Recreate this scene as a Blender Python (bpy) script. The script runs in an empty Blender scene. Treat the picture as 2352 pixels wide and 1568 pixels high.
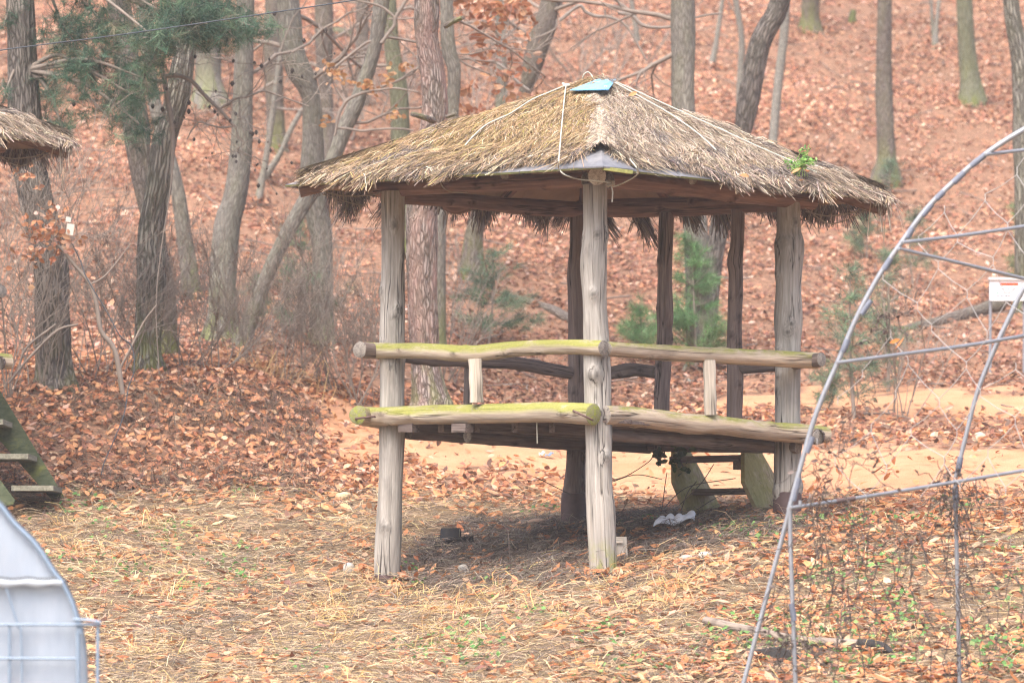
import bpy, math, random
import numpy as np

# ------------------------------------------------------------------ camera, world, sun, exposure
scene = bpy.context.scene
F = 11695.0; CX = 1176.0; CY = 784.0; PITCH = math.radians(3.01)
cam_data = bpy.data.cameras.new('camera')
cam = bpy.data.objects.new('camera', cam_data)
scene.collection.objects.link(cam)
scene.camera = cam
cam.location = (0, 0, 0)
cam.rotation_euler = (math.radians(90) + PITCH, 0, 0)
cam_data.sensor_width = 36.0
cam_data.lens = 36.0 * F / 2352.0
cam_data.clip_start = 0.5
cam_data.clip_end = 1500
cam_data.dof.use_dof = True
cam_data.dof.focus_distance = 44.5
cam_data.dof.aperture_fstop = 2.5

SUN_EL, SUN_AZ = math.radians(58), math.radians(205)      # azimuth clockwise from +Y
world = bpy.data.worlds.new('World')
scene.world = world
world.use_nodes = True
wnt = world.node_tree
wnt.nodes.clear()
w_out = wnt.nodes.new('ShaderNodeOutputWorld')
w_bg = wnt.nodes.new('ShaderNodeBackground')
w_sky = wnt.nodes.new('ShaderNodeTexSky')
w_sky.sky_type = 'NISHITA'
w_sky.sun_disc = False
w_sky.sun_elevation = SUN_EL
w_sky.sun_rotation = SUN_AZ
w_sky.air_density = 1.0
w_sky.dust_density = 5.5
w_sky.ozone_density = 0.7
w_bg.inputs['Strength'].default_value = 0.15
wnt.links.new(w_sky.outputs[0], w_bg.inputs['Color'])
wnt.links.new(w_bg.outputs[0], w_out.inputs['Surface'])

sun_data = bpy.data.lights.new('sun', 'SUN')
sun_data.energy = 1.9
sun_data.angle = math.radians(60)
sun_data.color = (1.0, 0.97, 0.945)
sun = bpy.data.objects.new('sun', sun_data)
scene.collection.objects.link(sun)
sun.rotation_euler = (math.radians(90) - SUN_EL, 0, -SUN_AZ + math.pi)

scene.view_settings.view_transform = 'Standard'
scene.view_settings.look = 'None'
scene.view_settings.gamma = 1.0
scene.view_settings.exposure = 1.38
scene.view_settings.use_curve_mapping = False
scene.cycles.use_denoising = True
scene.cycles.denoiser = 'OPENIMAGEDENOISE'
scene.cycles.denoising_input_passes = 'RGB_ALBEDO_NORMAL'
scene.cycles.denoising_prefilter = 'NONE'
scene.cycles.filter_width = 1.2
scene.cycles.max_bounces = 6
scene.cycles.diffuse_bounces = 3
scene.cycles.volume_bounces = 1
scene.cycles.use_adaptive_sampling = False

rng = np.random.default_rng(7)
random.seed(7)
cP, sP = math.cos(PITCH), math.sin(PITCH)

def P(u, v, d):
    """world point at picture place (u, v) of the 2352 px wide photo, at ground distance d"""
    a = (u - CX) / F; b = (CY - v) / F
    y = cP - b * sP; z = sP + b * cP
    return np.array((a / y * d, d, z / y * d))

def proj(x, y, z):
    dep = y * cP + z * sP; up = -y * sP + z * cP
    return CX + F * x / dep, CY - F * up / dep

def zof(v, d):
    return P(CX, v, d)[2]

# ------------------------------------------------------------------ node helpers
def new_mat(name):
    m = bpy.data.materials.new(name)
    m.use_nodes = True
    nt = m.node_tree
    nt.nodes.clear()
    out = nt.nodes.new('ShaderNodeOutputMaterial')
    bs = nt.nodes.new('ShaderNodeBsdfPrincipled')
    nt.links.new(bs.outputs[0], out.inputs[0])
    bs.inputs['Specular IOR Level'].default_value = 0.25
    bs.inputs['Roughness'].default_value = 0.85
    return m, nt, bs

def sock(nt, s, val):
    if isinstance(val, bpy.types.NodeSocket): nt.links.new(val, s)
    elif val is not None:
        if hasattr(s.default_value, '__len__') and not hasattr(val, '__len__'): val = (val,) * len(s.default_value)
        if hasattr(s.default_value, '__len__') and len(s.default_value) == 4 and len(val) == 3: val = tuple(val) + (1,)
        s.default_value = val

def attr(nt, name, out='Color'):
    n = nt.nodes.new('ShaderNodeAttribute'); n.attribute_name = name
    return n.outputs[out]

def mapping(nt, vec, scale):
    n = nt.nodes.new('ShaderNodeVectorMath'); n.operation = 'MULTIPLY'
    sock(nt, n.inputs[0], vec); n.inputs[1].default_value = scale
    return n.outputs[0]

def nz(nt, vec, scale=1.0, detail=3.0, rough=0.6, dist=0.0):
    n = nt.nodes.new('ShaderNodeTexNoise')
    sock(nt, n.inputs['Vector'], vec)
    n.inputs['Scale'].default_value = scale; n.inputs['Detail'].default_value = detail
    n.inputs['Roughness'].default_value = rough; n.inputs['Distortion'].default_value = dist
    return n.outputs['Fac']

def vor(nt, vec, scale=1.0, feature='F1', rnd=1.0):
    n = nt.nodes.new('ShaderNodeTexVoronoi'); n.feature = feature
    sock(nt, n.inputs['Vector'], vec); n.inputs['Scale'].default_value = scale
    n.inputs['Randomness'].default_value = rnd
    return n.outputs['Distance']

def rng_(nt, val, a, b, c=0.0, d=1.0):
    n = nt.nodes.new('ShaderNodeMapRange'); n.clamp = True
    sock(nt, n.inputs[0], val)
    for k, x in enumerate((a, b, c, d)): n.inputs[k + 1].default_value = x
    return n.outputs[0]

def mth(nt, op, a, b=None):
    n = nt.nodes.new('ShaderNodeMath'); n.operation = op; n.use_clamp = False
    sock(nt, n.inputs[0], a)
    if b is not None: sock(nt, n.inputs[1], b)
    return n.outputs[0]

def mix(nt, fac, a, b, mode='MIX'):
    n = nt.nodes.new('ShaderNodeMix'); n.data_type = 'RGBA'; n.blend_type = mode
    sock(nt, n.inputs[0], fac); sock(nt, n.inputs[6], a); sock(nt, n.inputs[7], b)
    return n.outputs[2]

def bump(nt, bs, h, strength=0.5, dist=0.01):
    n = nt.nodes.new('ShaderNodeBump'); n.inputs['Strength'].default_value = strength
    n.inputs['Distance'].default_value = dist
    sock(nt, n.inputs['Height'], h)
    nt.links.new(n.outputs[0], bs.inputs['Normal'])

def sep(nt, vec, k):
    n = nt.nodes.new('ShaderNodeSeparateXYZ'); sock(nt, n.inputs[0], vec); return n.outputs[k]

def geo(nt, out):
    return nt.nodes.new('ShaderNodeNewGeometry').outputs[out]

def objrand(nt):
    return nt.nodes.new('ShaderNodeObjectInfo').outputs['Random']

def wood_mat(name, dark, light, moss=0.0, crack=0.7, rough=0.85, moss_lo=0.1, moss_hi=0.75, foot=0.0):
    m, nt, bs = new_mat(name)
    ax = attr(nt, 'ax', 'Vector')
    g = nz(nt, mapping(nt, ax, (34, 34, 1.8)), 1, 5, 0.65, 0.6)
    col = mix(nt, rng_(nt, g, 0.32, 0.68), dark, light)
    st = nz(nt, mapping(nt, ax, (5, 5, 1.3)), 1, 4, 0.6, 0.8)
    col = mix(nt, rng_(nt, st, 0.52, 0.74, 0, 0.55), col, tuple(c * 0.45 for c in dark))
    st2 = nz(nt, mapping(nt, ax, (9, 9, 0.7)), 1, 3, 0.6, 0.4)
    col = mix(nt, rng_(nt, st2, 0.55, 0.8, 0, 0.35), col, (min(1, light[0] * 1.25), min(1, light[1] * 1.08), light[2] * 0.86))
    cr = nz(nt, mapping(nt, ax, (13, 13, 0.42)), 1, 3, 0.55, 0.3)
    crm = mth(nt, 'ABSOLUTE', mth(nt, 'SUBTRACT', cr, 0.5))
    crf = rng_(nt, crm, 0.0, 0.026, min(1.0, crack * 1.3), 0.0)
    gate = rng_(nt, nz(nt, mapping(nt, ax, (3, 3, 0.6)), 1.7, 2), 0.46, 0.54)
    crf = mth(nt, 'MULTIPLY', crf, gate)
    col = mix(nt, crf, col, (0.02, 0.016, 0.014))
    gg = nz(nt, mapping(nt, ax, (15, 15, 0.9)), 1, 4, 0.6, 0.4)
    col = mix(nt, rng_(nt, gg, 0.52, 0.72, 0, 0.4), col, tuple(c * 0.7 for c in dark))
    kn = sep(nt, attr(nt, 'col'), 0)
    col = mix(nt, rng_(nt, kn, 0.55, 1.0, 0.0, 0.85), col, tuple(c * 0.22 for c in dark))
    if moss > 0:
        nzc = sep(nt, geo(nt, 'Normal'), 2)
        mm = nz(nt, mapping(nt, ax, (7, 7, 3.5)), 1, 6, 0.75, 0.5)
        mf = mth(nt, 'MULTIPLY', rng_(nt, nzc, moss_lo, moss_hi), rng_(nt, mm, 0.60 - 0.28 * moss, 0.76 - 0.28 * moss))
        mc = mix(nt, nz(nt, mapping(nt, ax, (60, 60, 40)), 1, 2), (0.16, 0.17, 0.03), (0.31, 0.31, 0.07))
        col = mix(nt, mth(nt, 'MULTIPLY', mf, 0.9), col, mc)
    if foot > 0:
        fm = rng_(nt, sep(nt, ax, 2), foot * .45, foot, .85, 0.0)
        fm = mth(nt, 'MULTIPLY', fm, rng_(nt, nz(nt, mapping(nt, ax, (6, 6, 4)), 1, 5, .7), .42, .56))
        col = mix(nt, fm, col, (0.25, 0.27, 0.06))
    sock(nt, bs.inputs['Base Color'], col)
    bs.inputs['Roughness'].default_value = rough
    h = mth(nt, 'SUBTRACT', g, mth(nt, 'MULTIPLY', crf, 2.0))
    bump(nt, bs, h, 0.6, 0.006)
    return m

def endgrain_mat(name, dark, light, moss=0.0):
    m, nt, bs = new_mat(name)
    ax = attr(nt, 'ax', 'Vector')
    v = mapping(nt, ax, (1, 1, 0))
    ln = nt.nodes.new('ShaderNodeVectorMath'); ln.operation = 'LENGTH'; sock(nt, ln.inputs[0], v)
    r = mth(nt, 'ADD', ln.outputs['Value'], mth(nt, 'MULTIPLY', nz(nt, v, 12, 2), 0.02))
    w = mth(nt, 'SINE', mth(nt, 'MULTIPLY', r, 620.0))
    col = mix(nt, rng_(nt, w, -1, 1), dark, light)
    col = mix(nt, rng_(nt, nz(nt, v, 26, 4), 0.45, 0.75), col, tuple(c * 0.5 for c in dark))
    rad = nz(nt, v, 9, 3, 0.6, 2.0)
    col = mix(nt, rng_(nt, mth(nt, 'ABSOLUTE', mth(nt, 'SUBTRACT', rad, 0.5)), 0, 0.012, 0.7, 0), col, (0.03, 0.025, 0.02))
    if moss: col = mix(nt, rng_(nt, nz(nt, v, 26, 5, 0.7), 0.60 - 0.12 * moss, 0.70 - 0.12 * moss), col, (0.23, 0.25, 0.045))
    sock(nt, bs.inputs['Base Color'], col)
    bump(nt, bs, w, 0.2, 0.002)
    return m

def bark_mat(name, furrow, ridge, scale=1.0, stretch=0.16, moss=0.0, depth=0.6, tint=None, lichen=0.25):
    m, nt, bs = new_mat(name)
    ax = attr(nt, 'ax', 'Vector')
    warp = nz(nt, mapping(nt, ax, (4, 4, 2.2)), 1, 3)
    wv = nt.nodes.new('ShaderNodeVectorMath'); wv.operation = 'ADD'
    sock(nt, wv.inputs[0], ax)
    cb = nt.nodes.new('ShaderNodeCombineXYZ')
    w2 = mth(nt, 'MULTIPLY', warp, 0.12)
    sock(nt, cb.inputs[0], w2); sock(nt, cb.inputs[1], w2); sock(nt, wv.inputs[1], cb.outputs[0])
    vv = mapping(nt, wv.outputs[0], (24 * scale, 24 * scale, 24 * scale * stretch))
    e = vor(nt, vv, 1, 'DISTANCE_TO_EDGE')
    fine = nz(nt, mapping(nt, ax, (70 * scale, 70 * scale, 14 * scale)), 1, 4, 0.7)
    f = rng_(nt, mth(nt, 'ADD', e, mth(nt, 'MULTIPLY', mth(nt, 'SUBTRACT', fine, 0.5), 0.25)), 0.02, 0.26)
    col = mix(nt, f, furrow, ridge)
    big = nz(nt, mapping(nt, ax, (3, 3, 0.8)), 1, 4)
    col = mix(nt, rng_(nt, big, 0.45, 0.75, 0, 0.55), col, tuple(c * 0.6 for c in ridge))
    if tint: col = mix(nt, rng_(nt, nz(nt, mapping(nt, ax, (5, 5, 1.6)), 1, 3), 0.45, 0.65, 0, 0.8), col, tint)
    if lichen: col = mix(nt, rng_(nt, nz(nt, mapping(nt, ax, (9, 9, 5)), 1.3, 4), 0.6, 0.75, 0, lichen), col, (0.36, 0.38, 0.31))
    if moss:
        mn = nz(nt, mapping(nt, ax, (5, 5, 1.8)), 1.2, 4)
        lo = rng_(nt, mth(nt, 'ADD', sep(nt, ax, 2), mth(nt, 'MULTIPLY', mn, 1.2)), 0.7, 1.6, moss, moss * 0.12)
        col = mix(nt, mth(nt, 'MULTIPLY', lo, rng_(nt, mn, 0.42, 0.58)), col, (0.16, 0.19, 0.03))
    sock(nt, bs.inputs['Base Color'], col)
    bs.inputs['Roughness'].default_value = 0.95
    bump(nt, bs, mth(nt, 'ADD', f, mth(nt, 'MULTIPLY', fine, 0.4)), depth, 0.03)
    return m

def col_mat(name, rough=0.8, trans=0.0, spec=0.25, bumpy=0.0):
    """colour of each piece comes from its own 'col' attribute"""
    m, nt, bs = new_mat(name)
    c = attr(nt, 'col')
    sock(nt, bs.inputs['Base Color'], c)
    bs.inputs['Roughness'].default_value = rough
    bs.inputs['Specular IOR Level'].default_value = spec
    if trans > 0:
        out = [n for n in nt.nodes if n.type == 'OUTPUT_MATERIAL'][0]
        tr = nt.nodes.new('ShaderNodeBsdfTranslucent'); sock(nt, tr.inputs[0], c)
        mx = nt.nodes.new('ShaderNodeMixShader'); mx.inputs[0].default_value = trans
        nt.links.new(bs.outputs[0], mx.inputs[1]); nt.links.new(tr.outputs[0], mx.inputs[2])
        nt.links.new(mx.outputs[0], out.inputs[0])
    return m

def plain_mat(name, c, rough=0.6, metal=0.0, spec=0.4, var=0.25, scale=8, dirt=None, dirtf=0.5):
    m, nt, bs = new_mat(name)
    tc = nt.nodes.new('ShaderNodeTexCoord').outputs['Object']
    n = nz(nt, tc, scale, 5, 0.65)
    col = mix(nt, rng_(nt, n, 0.35, 0.7), c, tuple(x * (1 - var) for x in c))
    if dirt: col = mix(nt, rng_(nt, nz(nt, tc, scale * 0.45, 5, 0.7), 0.48, 0.7, 0, dirtf), col, dirt)
    sock(nt, bs.inputs['Base Color'], col)
    bs.inputs['Roughness'].default_value = rough
    bs.inputs['Metallic'].default_value = metal
    bs.inputs['Specular IOR Level'].default_value = spec
    bump(nt, bs, n, 0.15, 0.004)
    return m

# ------------------------------------------------------------------ mesh helpers
def tag(o, label=None, cat=None, group=None, kind=None):
    if label: o['label'] = label
    if cat: o['category'] = cat
    if group: o['group'] = group
    if kind: o['kind'] = kind
    return o

def empty(name, loc, **kw):
    o = bpy.data.objects.new(name, None)
    o.location = tuple(loc); o.empty_display_size = 0.2
    scene.collection.objects.link(o)
    return tag(o, **kw)

def wloc(o):
    v = np.array(o.location)
    p = o.parent
    while p is not None:
        v = v + np.array(p.location); p = p.parent
    return v

class MB:
    """collects geometry in world coordinates, then becomes one mesh object"""
    def __init__(s): s.V = []; s.A = []; s.C = []; s.Fc = []; s.M = []; s.n = 0
    def add(s, V, faces, ax=None, col=None, mi=0):
        V = np.asarray(V, float).reshape(-1, 3); k = len(V)
        s.V.append(V)
        s.A.append(V if ax is None else np.asarray(ax, float).reshape(-1, 3))
        if col is None: col = (0.5, 0.5, 0.5)
        col = np.asarray(col, float)
        s.C.append(np.tile(col, (k, 1)) if col.ndim == 1 else col)
        faces = [np.asarray(f, int) + s.n for f in faces] if isinstance(faces, list) else [np.asarray(faces, int) + s.n]
        for f in faces:
            if f.ndim == 1: f = f[None]
            s.Fc.append(f); s.M.append(np.full(len(f), mi, int))
        s.n += k
    def box(s, c, sz, R=None, col=None, mi=0):
        c = np.asarray(c, float); h = np.asarray(sz, float) / 2
        v = np.array([[x, y, z] for x in (-1, 1) for y in (-1, 1) for z in (-1, 1)]) * h
        a = v.copy()
        if R is not None: v = v @ np.asarray(R).T
        # long axis -> ax z
        k = int(np.argmax(h)); order = [i for i in range(3) if i != k] + [k]
        f = np.array([[0, 1, 3, 2], [4, 6, 7, 5], [0, 4, 5, 1], [2, 3, 7, 6], [0, 2, 6, 4], [1, 5, 7, 3]])
        off = np.array([0, 0, (c[0] * 3.1 + c[1] * 1.7 + c[2]) % 7])
        s.add(v + c, f, a[:, order] + off, col, mi)
    def build(s, name, mats, parent=None, origin=None, smooth=True, kind=None):
        V = np.concatenate(s.V); A = np.concatenate(s.A); C = np.concatenate(s.C)
        if parent is not None: o0 = wloc(parent)
        else: o0 = np.array(origin if origin is not None else (V.mean(0)[0], V.mean(0)[1], V.min(0)[2]))
        V = V - o0
        me = bpy.data.meshes.new(name)
        nl = sum(f.size for f in s.Fc); nf = sum(len(f) for f in s.Fc)
        me.vertices.add(len(V)); me.vertices.foreach_set('co', V.astype(np.float32).ravel())
        me.loops.add(nl)
        me.loops.foreach_set('vertex_index', np.concatenate([f.ravel() for f in s.Fc]).astype(np.int32))
        me.polygons.add(nf)
        tot = np.concatenate([np.full(len(f), f.shape[1]) for f in s.Fc])
        st = np.concatenate([[0], np.cumsum(tot)[:-1]])
        me.polygons.foreach_set('loop_start', st.astype(np.int32))
        me.polygons.foreach_set('loop_total', tot.astype(np.int32))
        me.polygons.foreach_set('material_index', np.concatenate(s.M).astype(np.int32))
        me.polygons.foreach_set('use_smooth', np.full(nf, smooth))
        at = me.attributes.new('ax', 'FLOAT_VECTOR', 'POINT'); at.data.foreach_set('vector', A.astype(np.float32).ravel())
        ac = me.attributes.new('col', 'FLOAT_COLOR', 'POINT')
        ac.data.foreach_set('color', np.hstack([C, np.ones((len(C), 1))]).astype(np.float32).ravel())
        for m in (mats if isinstance(mats, (list, tuple)) else [mats]): me.materials.append(m)
        me.update(calc_edges=True)
        me.validate(clean_customdata=False)
        o = bpy.data.objects.new(name, me)
        scene.collection.objects.link(o)
        if parent is not None: o.parent = parent
        else: o.location = tuple(o0)
        if kind: o['kind'] = kind
        return o

def catmull(pts, n):
    """pts: (k, m) -> (n, m) smooth curve"""
    p = np.asarray(pts, float)
    if len(p) == 2:
        t = np.linspace(0, 1, n)[:, None]; return p[0] * (1 - t) + p[1] * t
    q = np.vstack([2 * p[0] - p[1], p, 2 * p[-1] - p[-2]])
    t = np.linspace(0, len(p) - 1, n); i = np.minimum(t.astype(int), len(p) - 2); f = (t - i)[:, None]
    a, b, c, d = q[i], q[i + 1], q[i + 2], q[i + 3]
    return 0.5 * (2 * b + (c - a) * f + (2 * a - 5 * b + 4 * c - d) * f ** 2 + (3 * b - a - 3 * c + d) * f ** 3)

_vn = {}
def vnoise(x, y, scale, seed=0):
    if seed not in _vn: _vn[seed] = np.random.default_rng(1000 + seed).random((256, 256))
    T = _vn[seed]
    a = np.asarray(x) / scale; b = np.asarray(y) / scale
    i = np.floor(a).astype(int); j = np.floor(b).astype(int)
    f = a - i; g = b - j; f = f * f * (3 - 2 * f); g = g * g * (3 - 2 * g)
    q = lambda p, r: T[p % 256, r % 256]
    return (q(i, j) * (1 - f) + q(i + 1, j) * f) * (1 - g) + (q(i, j + 1) * (1 - f) + q(i + 1, j + 1) * f) * g

def tube(mb, pts, rad, sides=12, caps=True, lump=0.0, seed=0, mi=0, cap_mi=None, col=None, flute=0.0, knots=0, bevel=True, ax0=0.0):
    """pts (n,3), rad (n,) : round length with lumps, knots and cut ends"""
    pts = np.asarray(pts, float); n = len(pts)
    rad = np.broadcast_to(np.asarray(rad, float), (n,)).copy()
    T = np.gradient(pts, axis=0); T /= np.linalg.norm(T, axis=1)[:, None] + 1e-9
    ref = np.array((0, 1.0, 0)) if abs(T[0][1]) < 0.8 else np.array((1.0, 0, 0))
    N = np.cross(T[0], ref); N /= np.linalg.norm(N)
    Ns = []
    for k in range(n):
        N = N - T[k] * np.dot(N, T[k]); N /= np.linalg.norm(N) + 1e-9
        Ns.append(N)
    Ns = np.array(Ns); Bs = np.cross(T, Ns)
    L = np.concatenate([[0], np.cumsum(np.linalg.norm(np.diff(pts, axis=0), axis=1))]) + ax0
    th = np.arange(sides) / sides * 2 * np.pi
    R = np.tile(rad[:, None], (1, sides))
    r0 = rad.mean()
    r_ = np.random.default_rng(seed + 17)
    if lump:
        ph = r_.random() * 20
        cx = np.cos(th) * 1.3 + 7 + ph; sx = np.sin(th) * 1.3
        LL = L[:, None] / (r0 * 4)
        R *= 1 + lump * (2 * vnoise(cx[None] + LL * 0.35, sx[None] * 1.0 + LL, 1.0, seed % 7) - 1) \
               + lump * 0.5 * (2 * vnoise(cx[None] * 2 + 3, LL * 2.2 + sx[None] * 2, 1.0, (seed + 3) % 7) - 1)
    if flute:
        R *= 1 + flute * (2 * vnoise(np.cos(th)[None] * 5 + np.sin(th)[None] * 1.7 + L[:, None] * 0.4, np.sin(th)[None] * 5 + L[:, None] * 1.1 / r0 * 0.12, 1.0, (seed + 5) % 7) - 1)
    kc = np.full((n, sides), 0.5)
    for k in range(knots):
        l0 = r_.uniform(0.06, 0.94) * (L[-1] - L[0]) + L[0]; t0 = (r_.uniform(.12, .88) * np.pi if k % 3 else r_.uniform(0, 2 * np.pi))
        dth = (th - t0 + np.pi) % (2 * np.pi) - np.pi
        g = np.exp(-((L[:, None] - l0) / (0.035 + r0 * 0.25)) ** 2 - (dth[None] / 0.42) ** 2)
        R += r0 * r_.uniform(0.10, 0.26) * g
        gk = ((L[:, None] - l0) / 0.022) ** 2 + (dth[None] * r0 / 0.022) ** 2
        kc = np.maximum(kc, 0.5 + 0.5 * np.exp(-gk)) ; kc = np.where((gk > 2.2) & (gk < 4.5), np.maximum(kc, 0.68), kc)
    V = pts[:, None] + R[:, :, None] * (np.cos(th)[None, :, None] * Ns[:, None] + np.sin(th)[None, :, None] * Bs[:, None])
    AX = np.stack([R * np.cos(th), R * np.sin(th), np.tile(L[:, None], (1, sides))], -1)
    AX += np.array([(seed * 1.37) % 9, (seed * 2.11) % 9, 0]) * (0 if cap_mi is not None and False else 1)
    i = np.arange(n - 1)[:, None] * sides; j = np.arange(sides)[None]; jn = (j + 1) % sides
    quads = np.stack([i + j, i + jn, i + sides + jn, i + sides + j], -1).reshape(-1, 4)
    if knots and col is None: col = np.repeat(kc.reshape(-1, 1), 3, 1)
    mb.add(V.reshape(-1, 3), quads, AX.reshape(-1, 3), col, mi)
    if knots: col = None
    if caps:
        for e, sg in ((0, -1), (n - 1, 1)):
            ring = V[e]; c = pts[e]
            rr = R[e].mean()
            inner = c + (ring - c) * (0.93 if bevel else 1.0) + sg * T[e] * (rr * 0.05 if bevel else 0.0)
            axr = np.stack([R[e] * np.cos(th), R[e] * np.sin(th), np.full(sides, float(e))], -1)
            allv = np.vstack([ring, inner, [c + sg * T[e] * (rr * 0.05 if bevel else 0)]])
            axs = np.vstack([axr, axr * (0.93, 0.93, 1), [[0, 0, float(e)]]])
            j = np.arange(sides); jn = (j + 1) % sides
            q = np.stack([j, jn, jn + sides, j + sides], -1); t = np.stack([j + sides, jn + sides, np.full(sides, 2 * sides)], -1)
            if sg < 0: q = q[:, ::-1]; t = t[:, ::-1]
            mb.add(allv, [q, t], axs, col, mi if cap_mi is None else cap_mi)

def batch_tubes(mb, paths, rads, sides=3, col=None, mi=0):
    """paths (n,k,3), rads (n,k) -> many thin round twigs at once"""
    paths = np.asarray(paths, float); n, k, _ = paths.shape
    if n == 0: return
    rads = np.broadcast_to(rads, (n, k))
    D = paths[:, -1] - paths[:, 0]; D /= np.linalg.norm(D, axis=1)[:, None] + 1e-9
    ref = np.where(np.abs(D[:, 1:2]) < 0.8, np.array([[0, 1.0, 0]]), np.array([[1.0, 0, 0]]))
    N = np.cross(D, ref); N /= np.linalg.norm(N, axis=1)[:, None] + 1e-9
    B = np.cross(D, N)
    th = np.arange(sides) / sides * 2 * np.pi
    V = paths[:, :, None] + rads[:, :, None, None] * (np.cos(th)[None, None, :, None] * N[:, None, None] + np.sin(th)[None, None, :, None] * B[:, None, None])
    L = np.concatenate([np.zeros((n, 1)), np.cumsum(np.linalg.norm(np.diff(paths, axis=1), axis=2), axis=1)], 1)
    AX = np.stack([rads[:, :, None] * np.cos(th), rads[:, :, None] * np.sin(th), np.broadcast_to(L[:, :, None], (n, k, sides))], -1)
    base = (np.arange(n) * k * sides)[:, None, None]; i = (np.arange(k - 1) * sides)[None, :, None]; j = np.arange(sides)[None, None]; jn = (j + 1) % sides
    q = np.stack([base + i + j, base + i + jn, base + i + sides + jn, base + i + sides + j], -1).reshape(-1, 4)
    if col is not None and np.ndim(col) == 2: col = np.repeat(col, k * sides, axis=0)
    mb.add(V.reshape(-1, 3), q, AX.reshape(-1, 3), col, mi)

def batch_ribbons(mb, paths, side, widths, col, mi=0):
    """paths (n,k,3), side (n,3) width direction, widths (n,k)"""
    n, k, _ = paths.shape
    if n == 0: return
    V = np.stack([paths - side[:, None] * widths[:, :, None] / 2, paths + side[:, None] * widths[:, :, None] / 2], 2)
    base = (np.arange(n) * k * 2)[:, None]; i = (np.arange(k - 1) * 2)[None]
    q = np.stack([base + i, base + i + 1, base + i + 3, base + i + 2], -1).reshape(-1, 4)
    mb.add(V.reshape(-1, 3), q, None, np.repeat(col, k * 2, axis=0), mi)

def unit(a): return a / (np.linalg.norm(a, axis=-1, keepdims=True) + 1e-9)

def inpoly(u, v, poly):
    u = np.asarray(u); v = np.asarray(v); c = np.zeros(u.shape, bool)
    n = len(poly)
    for k in range(n):
        x1, y1 = poly[k]; x2, y2 = poly[(k + 1) % n]
        if y1 == y2: continue
        cr = ((y1 > v) != (y2 > v)) & (u < (x2 - x1) * (v - y1) / (y2 - y1) + x1)
        c ^= cr
    return c

def pick(r_, pal, n, jit=0.12):
    pal = np.asarray(pal, float)
    w = pal[:, 3] if pal.shape[1] == 4 else np.ones(len(pal))
    k = r_.choice(len(pal), n, p=w / w.sum())
    c = pal[k, :3] * r_.uniform(1 - jit * 2, 1 + jit, (n, 1))
    return np.clip(c * r_.uniform(1 - jit * 0.5, 1 + jit * 0.5, (n, 3)), 0, 1)
# ------------------------------------------------------------------ ground: one sheet with the hillside
COLS = {   # picture column : (distance, picture row) of the ground there
 -300: [(38,1600),(43,1440),(45,1340),(47,1240),(49,1165),(50.2,1090),(51.6,920),(52.6,868),(55,835),(57,790),(60,690),(65,520),(72,300),(80,60),(88,-140)],
  128: [(38,1600),(43,1430),(45,1330),(47,1235),(49,1160),(50.2,1080),(51.6,930),(52.6,880),(55,842),(57,800),(60,690),(65,520),(72,300),(80,60),(88,-140)],
  480: [(38,1600),(43,1430),(45,1335),(47,1240),(49.2,1150),(50.4,1075),(51.8,925),(52.8,868),(55,838),(57,800),(60,690),(65,510),(72,290),(80,50),(88,-150)],
  800: [(38,1600),(43,1430),(45,1335),(47,1230),(49.2,1148),(50.6,1085),(52.4,990),(53.6,945),(55.5,905),(57.5,850),(61,710),(66,520),(72,310),(80,60),(88,-140)],
  900: [(38,1600),(43,1420),(45,1332),(47,1225),(49.2,1142),(50.6,1085),(52.4,1000),(53.6,962),(55.5,925),(57.5,862),(61,715),(66,525),(72,315),(80,60),(88,-140)],
 1370: [(38,1605),(41,1430),(43.2,1322),(45,1250),(46.8,1188),(49,1150),(51,1095),(53,1030),(54.5,985),(56.5,930),(59,840),(62,715),(67,525),(74,270),(82,10),(90,-190)],
 1810: [(38,1600),(41,1400),(43.2,1265),(45,1188),(46.8,1160),(49,1138),(51,1090),(53,1025),(54.5,975),(56.5,925),(59,850),(62,735),(67,560),(74,320),(82,70),(90,-120)],
 2100: [(38,1590),(41,1380),(43.2,1255),(45,1185),(46.8,1152),(48,1140),(50,1075),(51.5,1024),(53.2,1005),(55,962),(57.5,900),(60,850),(63,740),(68,560),(75,310),(83,60),(91,-130)],
 2360: [(38,1585),(41,1375),(43.2,1250),(45,1180),(46.8,1150),(48,1138),(50,1080),(51.5,1030),(53.2,1008),(55,965),(57.5,900),(60,850),(63,740),(68,560),(75,310),(83,60),(91,-130)],
 2700: [(38,1585),(41,1375),(43.2,1250),(45,1180),(46.8,1150),(48,1138),(50,1080),(51.5,1030),(53.2,1008),(55,965),(57.5,900),(60,850),(63,740),(68,560),(75,310),(83,60),(91,-130)],
}
_xs = np.concatenate([np.linspace(-150, -14, 35)[:-1], np.arange(-14, 14.01, 0.12), np.linspace(14, 150, 35)[1:]])
_ys = np.concatenate([np.linspace(-30, 30, 31)[:-1], np.arange(30, 92, 0.12), np.linspace(92, 200, 30)])
_yf = np.arange(-30, 200.01, 0.1)
def _column(pts):
    d = [-30, 0, 15, 24, 30, 35] + [p[0] for p in pts]
    z = [-1.75, -1.75, -1.85, -1.9, -1.75, -1.15] + [zof(p[1], p[0]) for p in pts]
    ld, lz = d[-1], z[-1]
    d += [100, 115, 135, 160, 200]; z += [lz + (100 - ld) * 0.3, lz + 6.5, lz + 10, lz + 11, lz + 10]
    zz = np.interp(_yf, d, z)
    k = np.exp(-0.5 * (np.arange(-25, 26) * 0.1 / 0.45) ** 2); k /= k.sum()
    return np.convolve(np.pad(zz, 25, mode='edge'), k, 'valid')
_cu = np.array(sorted(COLS)); _cz = np.array([_column(COLS[c]) for c in _cu])
X, Y = np.meshgrid(_xs, _ys, indexing='ij')
U = np.clip(CX + F * X / np.maximum(Y, 34), -300, 2700)
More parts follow.
